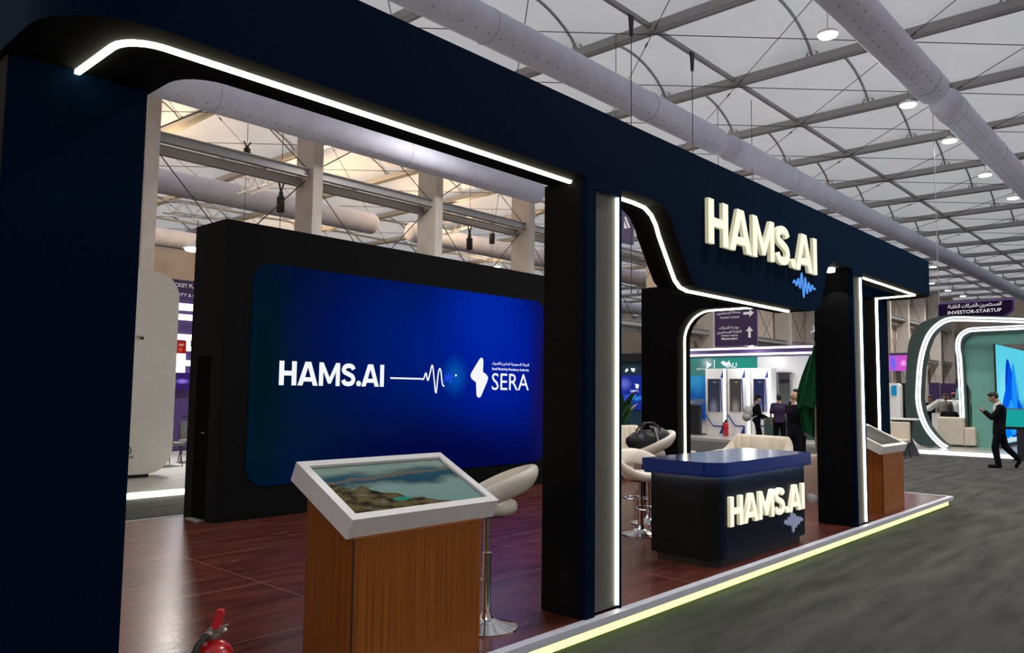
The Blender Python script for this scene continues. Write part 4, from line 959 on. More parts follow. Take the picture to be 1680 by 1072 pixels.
part(t, 'case', g_, M['glass_dark'], world=False)

person('person in black with a cap and face mask carrying a grey backpack', at_px(1241, 22.8), math.radians(-52), 1.62, dict(elR=(.05, -.22, 1.12), wrR=(.28, -.15, 1.05), elL=(.05, .24, 1.12), wrL=(.25, .17, .98), knL=(.12, .09, .5), anR=(-.22, -.1, .14), heR=(-.27, -.1, .12), toR=(-.12, -.1, .03), hdL=(.9, 0, -.2), hdR=(.9, 0, 0), pnL=(0, 0, -1), pnR=(0, 0, -1)), cap_='suit', mask=True, top='suit', legs='suit', look=.1)
t = thing('backpack', 'pale grey backpack on the back of the person in a cap', 'backpack', at_px(1241, 22.8)+V((0, 0, 1.08)), math.radians(-52))
part(t, 'pack', blob(MB().ball((-.27, 0, .02), (.13, .17, .22)).ball((-.30, 0, -.12), (.14, .18, .15)), .016, 3), M['grey_bag'], world=False, smooth='all')
for s_ in (-1, 1): part(t, 'strap', MB().tube([(-.18, .11*s_, .16), (-.05, .12*s_, .27), (.10, .12*s_, .18), (.12, .13*s_, .0), (-.15, .15*s_, -.15)], .016, 6), M['grey_bag'], world=False, smooth=True)
person('man in a dark purple polo shirt seen from behind by the white booth', at_px(1278, 22.2), math.radians(20), 1.66, dict(elR=(.05, -.24, 1.14), wrR=(.20, -.12, 1.0), hdR=(.7, .5, -.2)), top='purple_shirt', legs='suit', sleeves=0)
person('bald man in a black suit standing beside the green flag', at_px(1302, 16.3), math.radians(-35), 1.70, dict(elR=(.05, -.24, 1.13), wrR=(.24, -.10, 1.02), elL=(.05, .25, 1.13), wrL=(.22, .16, 1.0), hdR=(.8, .3, 0), hdL=(.8, -.3, 0)), bald=True, jacket=True, shirt='shirt', belly=.05)
person('dark-haired man facing the bald man, half behind the green flag', at_px(1309, 17.3), math.radians(160), 1.78, None, jacket=True, shirt='shirt')

# ================================================================== BOOTHS BEHIND
def sign(name, label, cat, p, right, W, Hh, th, m_, group=None, outline=None):
    """flat panel hanging or standing with its lower left corner at p"""
    right = V(right).normalized(); n = right.cross(TZ); t = thing(name, label, cat, p)
    pts = outline or [(0, 0), (W, 0), (W, Hh), (0, Hh)]
    part(t, 'panel', MB().prism([right*x+TZ*z for x, z in pts], -n*th), m_, world=False)
    return t, right, n
# --- white rounded booth seen through the gap beside the screen wall
t = thing('booth_platform', 'low pale booth floor with a bright white light strip along its edge', 'platform', (8, 15, 0))
part(t, 'deck', MB().box(2.5, 13, 12.0, 19, 0, .10), M['grey_floor'])
part(t, 'led_strip', MB().box(2.5, 13, 11.975, 12.0, .01, .085), M['strip'])
t = thing('white_booth', 'tall white booth panel with rounded corners beyond the stand floor', 'panel', (5, 13.8, .10))
part(t, 'panel_body', MB().prism([(x, 13.8, z) for x, z in rrect(3.2, 6.27, .16, 3.66, .42, 10)], (0, .45, 0)), M['greywhite'], smooth=True)
part(t, 'panel_foot', MB().box(3.6, 5.9, 13.85, 14.2, .10, .17), M['bag'])
part(t, 'lettering', text1('TM', onY(223, 557, 13.79), TX, TZ, .13, .06, bold=.01), M['dtext'])
part(t, 'lettering', text1('AI', onY(211.5, 753, 13.79), TX, TZ, .07, .05), M['dtext'])
q = onY(209, 740, 13.79); part(t, 'emblem', MB().tube([q+TX*.06*math.cos(a*PI/8)+TZ*.07*math.sin(a*PI/8) for a in range(16)], .008, 4, closed=True), M['dtext'])
t, r_, n_ = sign('hanging_sign', 'dark purple hanging sign with three lines of text beyond the white rounded panel', 'sign', onY(280, 493, 20), TX, 2.0, .56, .08, M['purple'])
for s_, yy, wx in (('ROCKET FUEL', 469, 272), ('SUSTAINABILITY & L', 482, 240), ('& ENTERTAINMENT', 493.5, 284)):
    part(t, 'lettering', text1(s_, onY(wx+3, yy, 19.985), TX, TZ, None, .10, bold=.02), M['signtext'])
lamp(V((7.4, 15.6, 4.5)), 'added lamp brightening the white booth, hanging low behind the screen', 1500, cable=.6)  # lamp added to brighten the white booth
t = thing('display_stand', 'bright booth with stacked white light bars and a red poster behind the white panel', 'booth', (9.4, 18.9, 0))
m = MB()
for x in (8.35, 9.75): m.box(x-.05, x+.05, 18.9, 19.0, .1, 3.9)
part(t, 'booth_frame', m.box(8.3, 10.6, 19.1, 19.2, .1, 3.9), M['purple'])
for ya, yb in ((497, 508), (515, 524), (548, 557), (568, 575), (591, 600), (613, 617)):
    a = onY(284, yb, 19.05); b = onY(284, ya, 19.05); part(t, 'light_bar', MB().box(8.3, 10.4, 18.98, 19.08, a.z, b.z), M['strip_cool'])
for (xa, ya, xb, yb) in ((284, 624, 292, 652), (300, 624, 312, 640), (284, 655, 312, 674), (288, 680, 306, 694)):
    pass
def rectY(xa, ya, xb, yb, Y, m_, nm, th=.03, T_=None):
    a = onY(xa, yb, Y); b = onY(xb, ya, Y); return part(T_ or t, nm, MB().box(a.x, b.x, Y, Y+th, a.z, b.z), m_)
rectY(282, 558, 291, 575, 18.9, M['strip_cool'], 'lit_panel'); rectY(305, 558, 313, 573, 18.9, M['strip_cool'], 'lit_panel'); rectY(281, 577, 305, 594, 18.9, M['strip_cool'], 'lit_panel')
rectY(286, 598, 304, 612, 18.92, M['strip_cool'], 'lit_panel')
M['poster'] = glow_field('red_poster', (.35, .01, .005), [(.5, .7, .4, .15, (.9, .5, .4)), (.4, .3, .35, .25, (.8, .12, .05))], .8, noise=.3, ns=5)
rectY(289, 560, 306, 580, 18.8, M['poster'], 'poster')
M['pshow'] = glow_field('purple_display', (.03, .012, .12), [(.6, .5, .5, .2, (.35, .2, .9)), (.1, .3, .2, .8, (.25, .2, .8))], .9)
rectY(280, 612, 312, 640, 18.85, M['pshow'], 'purple_display')
# figures and chairs there
person('person in a pale pink top among the displays behind the white panel', V((9.0, 18.0, .10)), math.radians(200), 1.70, None, skin='skin', top='velvet_pink', legs='velvet')
t = thing('display_table', 'white table with black top behind the quilted chairs', 'table', (8.9, 17.0, .1))
part(t, 'table_top', MB().box(8.2, 10.2, 16.9, 17.6, .98, 1.02), M['bag']); part(t, 'table_front', MB().box(8.3, 10.1, 16.95, 17.5, .1, .98), M['white'])
def qchair(label, loc, rz):
    t = thing('quilted_chair', label, 'chair', loc, rz)
    rows = [[(.22*math.cos(a), .24*math.sin(a), z) for a in [math.radians(100+16*i) for i in range(11)]] for z in (.42, .55, .70, .84)]
    part(t, 'backrest', MB().grid(rows).grid([[(x*.88, y*.88, z) for x, y, z in r] for r in rows]), M['panel'], world=False, smooth='all')
    m = MB()
    for i in range(7):
        a0 = math.radians(110+20*i)
        for d_ in (-1, 1): m.tube([(.195*math.cos(a0+d_*j*.16), .213*math.sin(a0+d_*j*.16), .45+.1*j) for j in range(4)], .004, 4)
    part(t, 'quilting', m, M['steel'], world=False)
    part(t, 'seat', MB().box(-.2, .24, -.23, .23, .40, .47, .03), M['panel'], world=False, smooth=True)
    for sx in (-1, 1):
        for sy in (-1, 1): part(t, 'leg', MB().tube([(sx*.15, sy*.16, .40), (sx*.20, sy*.21, 0)], [.014, .010], 6), M['bag'], world=False)
    return t
c1 = qchair('pale grey quilted chair with black legs beyond the gap, its back showing', V((7.65, 16.0, .10)), math.radians(250))
dup(c1, V((6.95, 15.5, .10)), math.radians(10), 'pale grey chair with black legs, seat edge peeking past the white panel')

# --- the white booth with totems, seen through the cross portal
def quadX(T_, nm, xa, ya, xb, yb, X, m_, th=.05):
    a = onX(xa, yb, X); b = onX(xb, ya, X); return part(T_, nm, MB().box(X, X+th, b.y, a.y, a.z, b.z), m_)
t = thing('university_booth', 'white booth with teal header, white light beam and back wall', 'booth', (28, 13.5, 0))
part(t, 'floor_deck', MB().box(24.8, 29.5, 8.5, 18.5, 0, .10), M['grey_floor'])
part(t, 'back_wall', MB().box(28.0, 28.2, 8.5, 16.6, .10, 3.05), M['white'])
part(t, 'roof_beam', MB().box(27.2, 28.2, 8.5, 16.6, 3.05, 3.40), M['purple'])
part(t, 'led_strip', MB().box(27.15, 27.2, 8.5, 16.6, 3.30, 3.37), M['strip_cool']); part(t, 'led_strip', MB().box(27.15, 27.2, 8.5, 16.6, 3.08, 3.15), M['strip_cool'])
M['tealhead'] = glow_field('teal_header', (.03, .22, .18), [(.2, .5, .5, 1, (.02, .30, .24), 'yz'), (.8, .5, .4, .8, (.05, .17, .15), 'yz')], 1)
hb = quadX(t, 'header_banner', 1125, 586, 1241, 624, 27.9, M['tealhead'])
part(t, 'lettering', text1('IAU', onX(1192, 604, 27.85), NX, TZ, .42, .20, bold=.02), M['white_txt'])
part(t, 'lettering', text1('\ufee1\ufe8e\ufee3\ufe88\ufedf\ufe8d \ufe94\ufecc\ufee3\ufe8e\ufe9f', onX(1143, 608, 27.85), NX, TZ, .40, .10, bold=.02), M['white_txt'])
part(t, 'emblem', MB().prism([onX(x, y, 27.85) for x, y in ((1182, 595), (1187, 592), (1192, 596), (1197, 591), (1196, 598), (1191, 602), (1187, 600))], (.01, 0, 0)), M['white_txt'])
part(t, 'emblem', MB().prism([onX(x, y, 27.85) for x, y in ((1159, 593), (1168, 598), (1163, 603), (1159, 605))], (.01, 0, 0)), M['white_txt'])
part(t, 'divider_line', MB().prism([onX(x, y, 27.85) for x, y in ((1171.2, 591), (1172.3, 591), (1172.3, 605), (1171.2, 605))], (.01, 0, 0)), M['white_txt'])
M['bluewall'] = glow_field('blue_graphic', (.006, .07, .28), [(.5, .95, .9, .5, (.03, .25, .5), 'yz'), (.4, .1, .8, .4, (.004, .03, .20), 'yz')], 1, noise=.2, ns=4)
quadX(t, 'blue_graphic_panel', 1125, 617, 1158, 688, 27.85, M['bluewall'])
dd = quadX(t, 'doorway', 1277, 613, 1297, 690, 27.95, M['panel']); quadX(t, 'door_frame', 1275.5, 611.5, 1298.5, 613.5, 27.9, M['dark_steel'])
quadX(t, 'door_frame', 1275.5, 612, 1277, 690, 27.9, M['steel_light']); quadX(t, 'door_frame', 1297, 612, 1298.5, 690, 27.9, M['steel_light']); quadX(t, 'door_sign', 1279, 623, 1294, 628, 27.9, M['bag'])
part(t, 'side_counter', MB().box(27.0, 27.9, 9.8, 12.4, .10, .85), M['dgreen']); part(t, 'side_counter_edge', MB().box(26.98, 27.9, 9.8, 12.4, .85, .9), M['strip_cool'])
for yy in (9.5, 12.8, 15.8):  # spots and their point lights are added to brighten this booth
    part(t, 'spotlight', MB().lathe((26.9, yy, 3.3), [(.08, 0), (.10, .02), (.06, .14)], 12), M['lamp'])
    d_ = bpy.data.lights.new('added_booth_light', 'POINT'); d_.energy = 55; d_.shadow_soft_size = .15; lo_ = bpy.data.objects.new('added_booth_light', d_); C.objects.link(lo_); lo_.parent = t; lo_.location = (26.6-28, yy-13.5, 2.9)
tints = [((.030, .032, .05), 'dark grey'), ((.055, .048, .045), 'brown-grey'), ((.020, .026, .085), 'dark blue')]
for i, (xa, xb, ls) in enumerate(((1158, 1182, 1189), (1194, 1217, 1228.5), (1233, 1255, 1263))):
    T3 = 27.2; a = onX(xa, 700, T3); b = onX(ls+3, 700, T3)
    t = thing('display_totem', 'tall white totem with a %s screen, %s' % (tints[i][1], ['nearest the blue graphic panel', 'between the two other totems', 'behind the person with the backpack'][i]), 'totem', (T3+.2, (a.y+b.y)/2, .10))
    part(t, 'totem_body', MB().box(T3, T3+.45, b.y, a.y, .10, 2.60, .01), M['white'])
    s0 = onX(xa+3, 622, T3-.02); s1 = onX(xb-1, 676, T3-.02)
    ms = glow_field('totem_screen', tints[i][0], [(.5, .1, .5, .4, tuple(c*3.5+.05 for c in tints[i][0]), 'yz'), (.4, .9, .3, .03, (.25, .25, .27), 'yz')], 1)
    part(t, 'totem_screen', MB().box(T3-.02, T3, s1.y, s0.y, s1.z, s0.z), ms)
    l0 = onX(ls-1.7, 700, T3-.03); l1 = onX(ls+1.2, 700, T3-.03); part(t, 'led_strip', MB().box(T3-.03, T3, l1.y, l0.y, .12, 2.58), M['strip_cool'])
    part(t, 'accent_triangle', MB().prism([onX(x, y, T3-.01) for x, y in ((xb, 620), (xb+5, 606), (xb+5, 620))], (.01, 0, 0)), M['blue_top'])
    part(t, 'accent_line', MB().tube([onX(x, y, T3-.01) for x, y in ((xb, 622), (xb+2, 676))], .02, 4).tube([onX(x, y, T3-.01) for x, y in ((xa, 681), (xa+12, 699), (xa+28, 700))], .03, 4), M['blue_top'])
    part(t, 'accent_triangle', MB().prism([onX(x, y, T3-.01) for x, y in ((xb-2, 712), (xb+3, 700), (xb+5, 700), (xb+5, 712))], (.01, 0, 0)), M['blue_top'])
    part(t, 'lettering', text1(['IAU', 'PORTAL', 'GO'][i] if False else '...', onX(xa+9, 614, T3-.02), NX, TZ, .2, .02), M['dtext']) if False else None
e2 = thing('fire_extinguisher', 'small red fire extinguisher in front of the white totems', 'fire extinguisher', onZ(1191, 716, .10))
part(e2, 'cylinder', MB().lathe((0, 0, 0), [(.09, 0), (.10, .02), (.10, .42), (.08, .48), (.03, .51)], 16), M['red'], world=False, smooth=True)
part(e2, 'valve', MB().box(-.04, .07, -.03, .03, .51, .60), M['bag'], world=False)
part(e2, 'hose', MB().tube([(0, .03, .54), (0, .13, .46), (0, .13, .2)], .016, 6), M['rubber'], world=False)
t = thing('lectern', 'small black lectern in front of the blue graphic panel', 'lectern', onX(1142, 700, 26.8)*1); t.location.z = .10
part(t, 'post', MB().box(-.10, .10, -.2, .2, 0, 1.15, .02), M['bag'], world=False); part(t, 'top', MB().prism([(-.15, -.28, 1.10), (-.15, .28, 1.10), (-.15, .28, 1.16), (-.15, -.28, 1.16)], (.4, 0, .18)), M['glass_dark'], world=False)
part(t, 'foot', MB().box(-.2, .25, -.3, .3, 0, .04), M['bag'], world=False)

# --- purple wayfinding sign behind the portal
X5 = 25.0; a = onX(1173, 569, X5); b = onX(1242, 567, X5)
t, r_, n_ = sign('wayfinding_sign', 'purple hanging sign with white arrows and two-language text behind the cross portal', 'sign', a, NX, a.y-b.y, 1.75, .08, M['purple'])
def st(s_, x, y, h, al='l', w_=None): part(t, 'lettering', text1(s_, onX(x, y, X5-.012), NX, TZ, w_, h, bold=.02, align=al), M['signtext'])
st("Investors' Lounge", 1197, 523.5, .10, 'c'); st('\ufee6\ufef3\ufeae\ufee4\ufe9c\ufe98\ufeb4\ufee4\ufedf\ufe8d \ufe94\ufed8\ufec4\ufee8\ufee3', 1195, 516.5, .12, 'c')
st('\ufe95\ufe8e\ufedb\ufeae\ufeb8\ufedf\ufe8d \ufe94\ufee3\ufe80\ufe8d\ufeee\ufee3', 1196, 541, .12, 'c'); st('\ufee6\ufef3\ufeae\ufee4\ufe9c\ufe98\ufeb4\ufee4\ufee0\ufedf \ufe94\ufe8c\ufeb7\ufe8e\ufee8\ufedf\ufe8d', 1196, 548, .12, 'c')
st('Investor-startup', 1197, 553, .09, 'c'); st('Matchmaking', 1197, 559, .11, 'c')
def arrow(cx, cy, right):
    c = onX(cx, cy, X5-.012); d = NX if right else TZ; e = TZ if right else NX
    return MB().prism([c+d*x+e*y for x, y in ((-.19, -.045), (.03, -.045), (.03, -.13), (.19, 0), (.03, .13), (.03, .045), (-.19, .045))], (.01, 0, 0))
part(t, 'arrow', arrow(1228, 514, True), M['signtext']); part(t, 'arrow', arrow(1229.5, 545, False), M['signtext'])
part(t, 'hanging_wire', MB().tube([onX(1180, 480, X5)+V((.03, 0, 0)), V((X5+.03, onX(1180, 480, X5).y, ROOF))], .012, 4), M['dark_steel'])
part(t, 'hanging_wire', MB().tube([onX(1236, 480, X5)+V((.03, 0, 0)), V((X5+.03, onX(1236, 480, X5).y, ROOF))], .012, 4), M['dark_steel'])

# --- things in the slit beside the first lit pillar
t, r_, n_ = sign('hanging_banner', 'purple hanging banner with a white mark, seen past the first lit pillar', 'sign', onY(1000, 392, 12), TX, 1.15, 1.0, .06, M['purple'])
part(t, 'white_mark', MB().prism([onY(x, y, 11.99) for x, y in ((1024, 356), (1027, 356), (1034, 374), (1031, 374))], (0, .01, 0)).prism([onY(x, y, 11.99) for x, y in ((1024, 362), (1029, 375), (1024, 375))], (0, .01, 0)), M['signtext'])
part(t, 'hanging_wire', MB().tube([onY(1010, 360, 12.03), onY(1010, 360, 12.03)+TZ*5.2], .012, 4), M['dark_steel'])
t = thing('video_booth', 'teal and blue booth wall with a lit blue screen behind the potted plant', 'booth', (23.5, 16.2, 0))
a = onX(1012, 700, 23.6); b = onX(1062, 700, 23.6)
part(t, 'booth_wall', MB().box(23.6, 23.8, b.y, a.y, 0, 2.75), mat('deep_teal_wall', (.008, .05, .10), .6))
M['vid2'] = glow_field('blue_booth_screen', (.008, .02, .22), [(.75, .75, .3, .25, (.10, .12, .5), 'yz'), (.4, .35, .5, .12, (.02, .25, .7), 'yz'), (.4, .55, .2, .06, (.5, .55, .9), 'yz'), (.7, .3, .4, .2, (.03, .05, .5), 'yz')], 1.2, noise=.15, ns=6)
quadX(t, 'booth_screen', 1014, 616, 1058, 672, 23.55, M['vid2'])
part(t, 'emblem', MB().prism([onX(x, y, 23.55) for x, y in ((1028, 604), (1031, 608), (1027, 611), (1025, 610))], (.01, 0, 0)).prism([onX(x, y, 23.55) for x, y in ((1035, 604), (1042, 605), (1040, 611), (1036, 609))], (.01, 0, 0)), M['white_txt'])
part(t, 'emblem', MB().prism([onX(x, y, 23.5) for x, y in ((1042, 630), (1048, 631), (1047, 638), (1043, 637))], (.01, 0, 0)), M['white_txt'])
part(t, 'fascia_band', MB().box(23.5, 23.8, b.y, a.y, 2.75, 3.05), M['bag'])

# --- the green booth across the aisle
def smooth_path(P, k=5):
    o = []
    for i in range(len(P)-1):
        q0, q1, q2, q3 = [P[max(0, min(len(P)-1, j))] for j in (i-1, i, i+1, i+2)]
        for n in range(k):
            u = n/k; o.append(.5*((2*q1)+(-q0+q2)*u+(2*q0-5*q1+4*q2-q3)*u*u+(-q0+3*q1-3*q2+q3)*u**3))
    return o+[P[-1]]
def shift(P, d):
    o = []
    for i in range(len(P)):
        t_ = (P[min(i+1, len(P)-1)]-P[max(i-1, 0)]).normalized(); o.append(P[i]+V((0, -t_.z, t_.y))*-d)
    return o
gb = thing('green_booth', 'teal booth across the aisle with rounded frame outlined in white light', 'booth', (26, 5.5, 0))
part(gb, 'floor_deck', MB().box(24.75, 33, -4, 8.4, 0, .12), M['grey_floor'])
part(gb, 'led_strip', MB().box(24.70, 24.75, -4, 8.4, .01, .11), M['strip_cool'])
out = [(1680, 520), (1600, 518), (1550, 518.5), (1528, 523), (1510, 531), (1498, 545), (1491, 562), (1488, 585), (1486, 620), (1485, 660), (1487, 690), (1492, 710), (1500, 723), (1511, 731.5), (1534, 733)]
inn = [(1555, 733), (1545, 727), (1532, 714), (1521, 698), (1513, 678), (1509, 655), (1510, 625), (1512, 600), (1517, 575), (1526, 552), (1540, 536), (1560, 526.5), (1600, 526.5), (1640, 527.5), (1680, 529)]
XF = 25.9
o3 = [onX(x, y, XF) for x, y in out]; i3 = [onX(x, y, XF) for x, y in inn]
ext = onX(1680, 520, XF); yend = 2.5
def extra(p, q, y): return V((q.x, y, q.z+(q.z-p.z)*(y-q.y)/(q.y-p.y)))
o3[0] = extra(o3[1], o3[0], yend); i3[-1] = extra(i3[-2], i3[-1], yend)
o3 = [o3[0]]+smooth_path(o3[1:], 4); m = MB().prism(o3+i3, (.55, 0, 0)); part(gb, 'rounded_frame', m, M['dgreen'])
def path_led(pts, wd, m_, nm='led_strip', th=.03):
    P = [V(q) for q in pts]; ww = []
    for i in range(len(P)):
        d = (P[min(i+1, len(P)-1)]-P[max(i-1, 0)]).normalized(); ww.append(V((0, d.z, -d.y)))
    return MB().ribbon(P, ww, wd, (-1, 0, 0), th)
mid = [V((XF, p.y, p.z)) for p in i3]
mid = smooth_path(mid[:-1])+[mid[-1]]
part(gb, 'led_strip', path_led(mid, .055, None), M['strip_cool'])
part(gb, 'led_strip', path_led(shift(mid, .085), .055, None), M['strip_cool'])
XI = 27.2; YSC = onX(1636, 650, XI).y
pts = [(1579, 650), (1577, 600), (1574, 575), (1574, 562), (1578, 552), (1586, 546), (1597, 543), (1640, 541), (1680, 539)]
ip = [onX(x, y, XI) for x, y in pts]; ip[0] = V((XI, ip[0].y-.02, .12)); ip[-1] = extra(ip[-2], ip[-1], yend)
ip = smooth_path(ip[:-1])+[ip[-1]]
part(gb, 'led_strip', path_led(ip, .06, None), M['strip_cool'])
part(gb, 'led_strip', path_led(shift(ip, .08), .04, None), M['strip_cool'])
part(gb, 'inner_frame', MB().prism([q+V((.02, .07, .07)) for q in ip]+[q+V((.02, -.10, -.10)) for q in ip[::-1]], (.3, 0, 0)), M['dgreen'])
ya = onX(1580, 600, XI+.1).y; yb = onX(1640, 600, XI+.1).y
part(gb, 'teal_wall', MB().prism([V((XI+.1, y, z)) for y, z in [(onX(1594, 700, XI+.1).y, .12), (onX(1594, 640, XI+.1).y, 1.8), (ya, 2.2), (ya, 3.55), (yend, ip[-1].z-.04), (yend, 3.24), (YSC, 3.24), (YSC, .12)]], (.2, 0, 0)), M['teal'])
# lit screen standing square to the teal wall
a = onX(1636, 650, XI); Ys = a.y
M['swirl'] = glow_field('pale_blue_screen_with_blue_petals', (.10, .62, .80), [
    (.17, .45, .30, .5, (.22, .78, .88)), (.50, .50, .17, .42, (.0, .10, .85)), (.42, .35, .17, .28, (.0, .20, .95)), (.62, .40, .14, .34, (.0, .06, .60)), (.50, .62, .05, .22, (.02, .45, 1.0)), (.40, .28, .05, .2, (.05, .5, 1.0)), (.80, .30, .12, .2, (.0, .12, .70))], 1.0, noise=.10, ns=3)
sc_ = thing('display_screen', 'large pale blue lit screen with blue swirls beside the teal wall', 'screen', (XI+1, Ys, .12))
part(sc_, 'screen_face', MB().box(XI-.1, 31.5, Ys-.06, Ys-.02, .25, 3.22), M['swirl']); part(sc_, 'screen_case', MB().box(XI-.12, 31.5, Ys-.02, Ys+.03, .12, 3.24), M['bag'])
for k, (cx, cy, w_, h_, tl, cl) in enumerate(((1659, 655, 9, 66, .10, (.0, .05, .60)), (1652, 668, 8, 50, -.10, (.0, .12, .85)), (1666, 672, 7, 46, .16, (.0, .09, .75)), (1657, 690, 11, 30, -.2, (.0, .20, .95)), (1664, 640, 4, 44, .05, (.01, .28, 1.0)),
        (1655, 640, 3.5, 40, -.02, (.0, .10, .80)), (1661, 685, 5, 30, .1, (.02, .35, 1.0)), (1651, 690, 3, 26, -.15, (.01, .30, .95)), (1676, 680, 4, 24, .2, (.0, .10, .6)))):
    P_ = []
    for q in range(20):
        an = 2*PI*q/20; x_ = w_*math.sin(an)*(1-.35*math.cos(an)); y_ = -h_*math.cos(an)
        P_.append(onY(cx+x_+tl*(y_), cy-(-y_), Ys-.062-.002*k))
    part(sc_, 'petal_shape', MB().prism(P_, (0, .0015, 0)), glow('petal_blue', cl, 1))
part(sc_, 'taskbar', MB().box(XI-.1, 31.5, Ys-.065, Ys-.06, .27, .40), glow('pale_bar', (.65, .8, .9), .9))
# table display on a black stand
ts = thing('tilted_display', 'tilted teal screen on a black stand behind the walking man', 'screen', onX(1672, 700, 24.2)*1); ts.location.z = .0
a = onX(1646, 697, 24.2); b = onX(1649, 672, 24.5); wv_ = 2.2
part(ts, 'screen_face', MB().prism([a, a+V((0, -wv_, 0)), b+V((0, -wv_, 0)), b], (.03, 0, -.05)), glow('teal_screen', (.01, .36, .33), 1))
part(ts, 'bezel', MB().prism([a+V((.02, .05, -.06)), a+V((.02, -wv_, -.06)), b+V((.02, -wv_, .03)), b+V((.02, .05, .03))], (.04, 0, -.06)), M['bag'])
part(ts, 'stand', MB().box(24.25, 24.55, onX(1668, 700, 24.3).y-.6, onX(1668, 700, 24.3).y, .0, .95), M['bag'])
part(ts, 'foot', MB().box(24.15, 24.65, onX(1668, 700, 24.3).y-.7, onX(1668, 700, 24.3).y+.1, 0, .03), M['bag'])
# seating inside the green booth
sf = thing('sofa', 'cream box sofa seen from behind inside the rounded green frame', 'sofa', (27.3, 6.2, .12))
a = onX(1538, 731, 27.0); b = onX(1594, 731, 27.0)
part(sf, 'backrest', MB().box(27.0, 27.25, onX(1581, 700, 27).y, a.y, .17, 1.02, .05), M['velvet']); part(sf, 'seat', MB().box(27.25, 27.9, b.y+.1, a.y-.1, .17, .55, .05), M['velvet'])
part(sf, 'arm', MB().box(27.2, 27.9, a.y-.15, a.y+.06, .17, .80, .05), M['velvet']); part(sf, 'arm', MB().box(27.0, 27.9, b.y-.1, onX(1581, 700, 27).y, .17, .72, .05), M['velvet'])
part(sf, 'plinth', MB().box(27.02, 27.85, b.y, a.y-.05, .12, .17), M['bag'])
SIT = dict(head=(.0, 0, 1.23), neck=(-.04, 0, 1.10), chest=(-.06, 0, .92), belly=(-.04, 0, .72), pelvis=(-.02, 0, .58), shL=(-.05, .18, 1.02), elL=(.05, .24, .78), wrL=(.25, .15, .72), shR=(-.05, -.18, 1.02), elR=(.05, -.24, .78), wrR=(.25, -.15, .72),
    hiL=(0, .09, .56), knL=(.45, .11, .56), anL=(.47, .12, .09), toL=(.64, .13, .035), heL=(.44, .12, .04), hiR=(0, -.09, .56), knR=(.45, -.11, .56), anR=(.47, -.12, .09), toR=(.64, -.13, .035), heR=(.44, -.12, .04), hdL=(1, 0, 0), hdR=(1, 0, 0), pnL=(0, 0, -1), pnR=(0, 0, -1))
p = at_px(1556, 27.55); p.z = .12; person('seated person in black with dark hair on the cream box sofa', p, math.radians(15), 1.72, SIT, hairlong=True)
p = at_px(1549, 29.5); p.z = .12; person('bearded man in a patterned grey shirt behind the cream box sofa', p, math.radians(200), 1.62, None, skin='skin_dark', top='grey_shirt')
p = at_px(1564, 31.2); p.z = .12; person('person in a white shirt and red cap behind the sofa in the green booth', p, math.radians(10), 1.66, None, top='shirt', cap_='red_plastic')
p = at_px(1526, 31.0); p.z = 0; person('man in dark clothes standing between the rounded frame and the patterned shirt', p, math.radians(160), 1.68, None, skin='skin_dark', top='suit')
p = at_px(1554, 40); p.z = 0; person('man in a pale lilac shirt far inside the green booth', p, math.radians(180), 1.74, None, skin='skin_dark', top='duct')
p = at_px(1477, 33); p.z = 0; person('person in dark clothes by the small white kiosk beyond the far pillar', p, math.radians(200), 1.70, None, skin='skin_dark', top='suit')
p = at_px(1588, 28.6); p.z = .12; person('seated person in black at the edge of the teal wall', p, math.radians(30), 1.70, SIT, hairlong=True)
tk = thing('side_kiosk', 'white kiosk with a tilted screen inside the rounded green frame', 'kiosk', (28.4, 7.4, .12))
a = onX(1516, 672, 28.3); b = onX(1538, 656, 28.3)
part(tk, 'screen_frame', MB().prism([onX(1513, 671, 28.3), onX(1516, 675, 28.3), onX(1540, 659, 28.3), onX(1538, 655, 28.3)], (.8, 0, 0)), M['white']); part(tk, 'post', MB().box(28.5, 28.9, 7.0, 7.3, .12, 1.1), M['white'])
# hanging sign, pink screen, far things
XS = 30.0; c4 = [onX(x, y, XS) for x, y in ((1540, 520), (1540, 500), (1660, 492), (1659, 508), (1642, 519.5))]
a = c4[0]
t = thing('hanging_sign', 'purple hanging sign reading INVESTOR-STARTUP above the rounded green frame', 'sign', a)
part(t, 'panel', MB().prism([p+V((.1, .05 if i < 2 else -.06, .06 if i in (1, 2) else -.05)) for i, p in enumerate(c4)], (.05, 0, 0)), mat('violet_edge', (.10, .05, .22), .5))
part(t, 'sign_face', MB().prism(c4, (.08, 0, 0)), mat('deep_purple_face', (.010, .004, .028), .9, spec=.08))
part(t, 'lettering', text1('INVESTOR-STARTUP', onX(1555, 516.5, XS-.02), (0, -1, .012), TZ, 1.60, .115, bold=.012), M['signtext'])
part(t, 'lettering', text1("\ufe94\ufe8c\ufeb7\ufe8e\ufee8\ufedf\ufe8d \ufe95\ufe8e\ufedb\ufeae\ufeb8\ufedf\ufe8d-\ufee6\ufef3\ufeae\ufee4\ufe9c\ufe98\ufeb4\ufee4\ufedf\ufe8d", onX(1555, 508.5, XS-.02), (0, -1, .012), TZ, 1.60, .17, bold=.012), M['signtext'])
part(t, 'hanging_pole', MB().tube([c4[1]+V((.05, 0, -.4)), V((XS+.05, c4[1].y, ROOF))], .012, 6), M['steel'])
M['pink'] = glow_field('pink_screen', (.55, .08, .55), [(.8, .5, .3, 1, (.10, .12, .75), 'yz'), (.3, .5, .2, .3, (.9, .4, .85), 'yz'), (.1, .4, .1, .2, (.9, .6, .9), 'yz')], 1.1, noise=.2, ns=4)
t = thing('display_screen', 'small pink and violet lit screen hanging beyond the far pillar', 'screen', onX(1470, 600, 35))
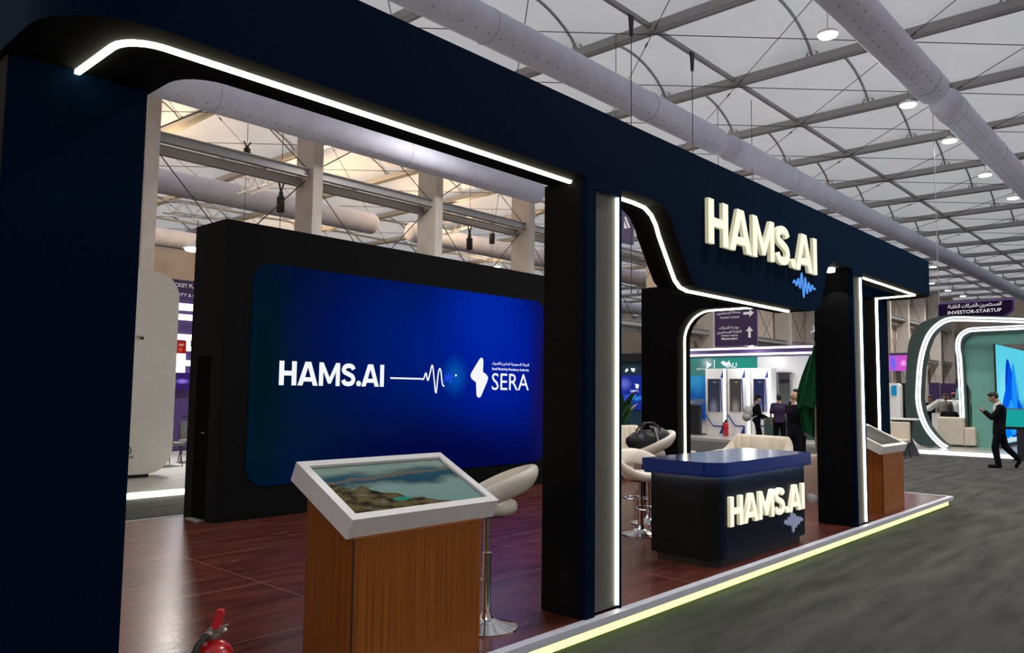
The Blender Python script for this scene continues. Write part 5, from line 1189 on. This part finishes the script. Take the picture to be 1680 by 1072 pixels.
quadX(t, 'screen_face', 1459, 583, 1492, 609, 35, M['pink']); quadX(t, 'screen_case', 1459, 579, 1492, 583, 34.98, M['purple'], .3)
q = onX(1475, 605, 35.2); part(t, 'post', MB().box(35.06, 35.2, q.y-.08, q.y+.08, 0, q.z+.2), M['dark_steel'])
t = thing('side_kiosk', 'white rounded kiosk with a small blue screen beyond the far pillar', 'kiosk', at_px(1467, 30))
a = onX(1461, 700, 30); b = onX(1472, 700, 30)
part(t, 'body', MB().prism([V((30, y, z)) for y, z in rrect(b.y-.12, a.y+.12, 0, 2.1, .12)], (.3, 0, 0)), M['white']); quadX(t, 'screen', 1462.5, 633, 1470, 649, 29.95, glow('cyan_screen', (.01, .20, .42), 1))
t = thing('lounge_chair', 'cream chair with dark legs beyond the far pillar', 'chair', at_px(1470, 22.6))
part(t, 'seat_shell', MB().box(-.2, .25, -.26, .26, .40, .50, .04).box(.18, .28, -.26, .26, .45, .95, .04), M['velvet'], world=False, smooth=True)
for sx in (-1, 1):
    for sy in (-1, 1): part(t, 'leg', MB().tube([(sx*.18, sy*.2, .42), (sx*.24, sy*.26, 0)], .016, 6), M['bag'], world=False)
t = thing('bar_table', 'black cloth covered table behind the cream chair beyond the far pillar', 'table', at_px(1480, 23.9))
part(t, 'cloth', MB().lathe((0, 0, 0), [(.42, 0), (.22, .45), (.30, .95), (.34, .98)], 16), M['bag'], world=False, smooth=True); part(t, 'top', MB().lathe((0, 0, 0), [(.42, .98), (.42, 1.02)], 20), M['white'], world=False)
for i, (px, py, w_, h_) in enumerate(((1524, 640, 12, 12), (1543, 641, 18, 20), (1478, 640, 12, 10), (1568, 634, 16, 16))):
    a = onX(px, py, 48+i)
    t, r_, n_ = sign('booth_header', 'far %s booth header behind the visitors, %s' % (['violet', 'dark purple', 'dark', 'black'][i], ['beside the rounded frame', 'above the man in the patterned shirt', 'beyond the far pillar', 'by the pale green rail'][i]), 'sign', V((48+i, a.y, a.z-.8)), NX, w_*.045, 1.2, .1, [M['purple'], M['purple'], M['bag'], M['bag']][i])
    part(t, 'leg', MB().box(0, .08, -.08, 0, -(a.z-.8), 0).box(0, .08, -w_*.045, -w_*.045+.08, -(a.z-.8), 0), M['white'], world=False)
t = thing('curved_rail', 'pale green curved rail of bars inside the green booth', 'rail', onX(1582, 660, 27.6)*1); t.location.z = .12
m = MB(); P_ = [onX(x, y, 27.6) for x, y in ((1570, 655), (1572, 640), (1578, 631), (1590, 628))]
part(t, 'top_rail', MB().tube(P_, .05, 8), M['teal'], smooth=True)
for x in (1575, 1580, 1585, 1590): q = onX(x, 632, 27.6); part(t, 'bar', MB().tube([q, V((q.x, q.y, .12))], .025, 6), M['teal'])
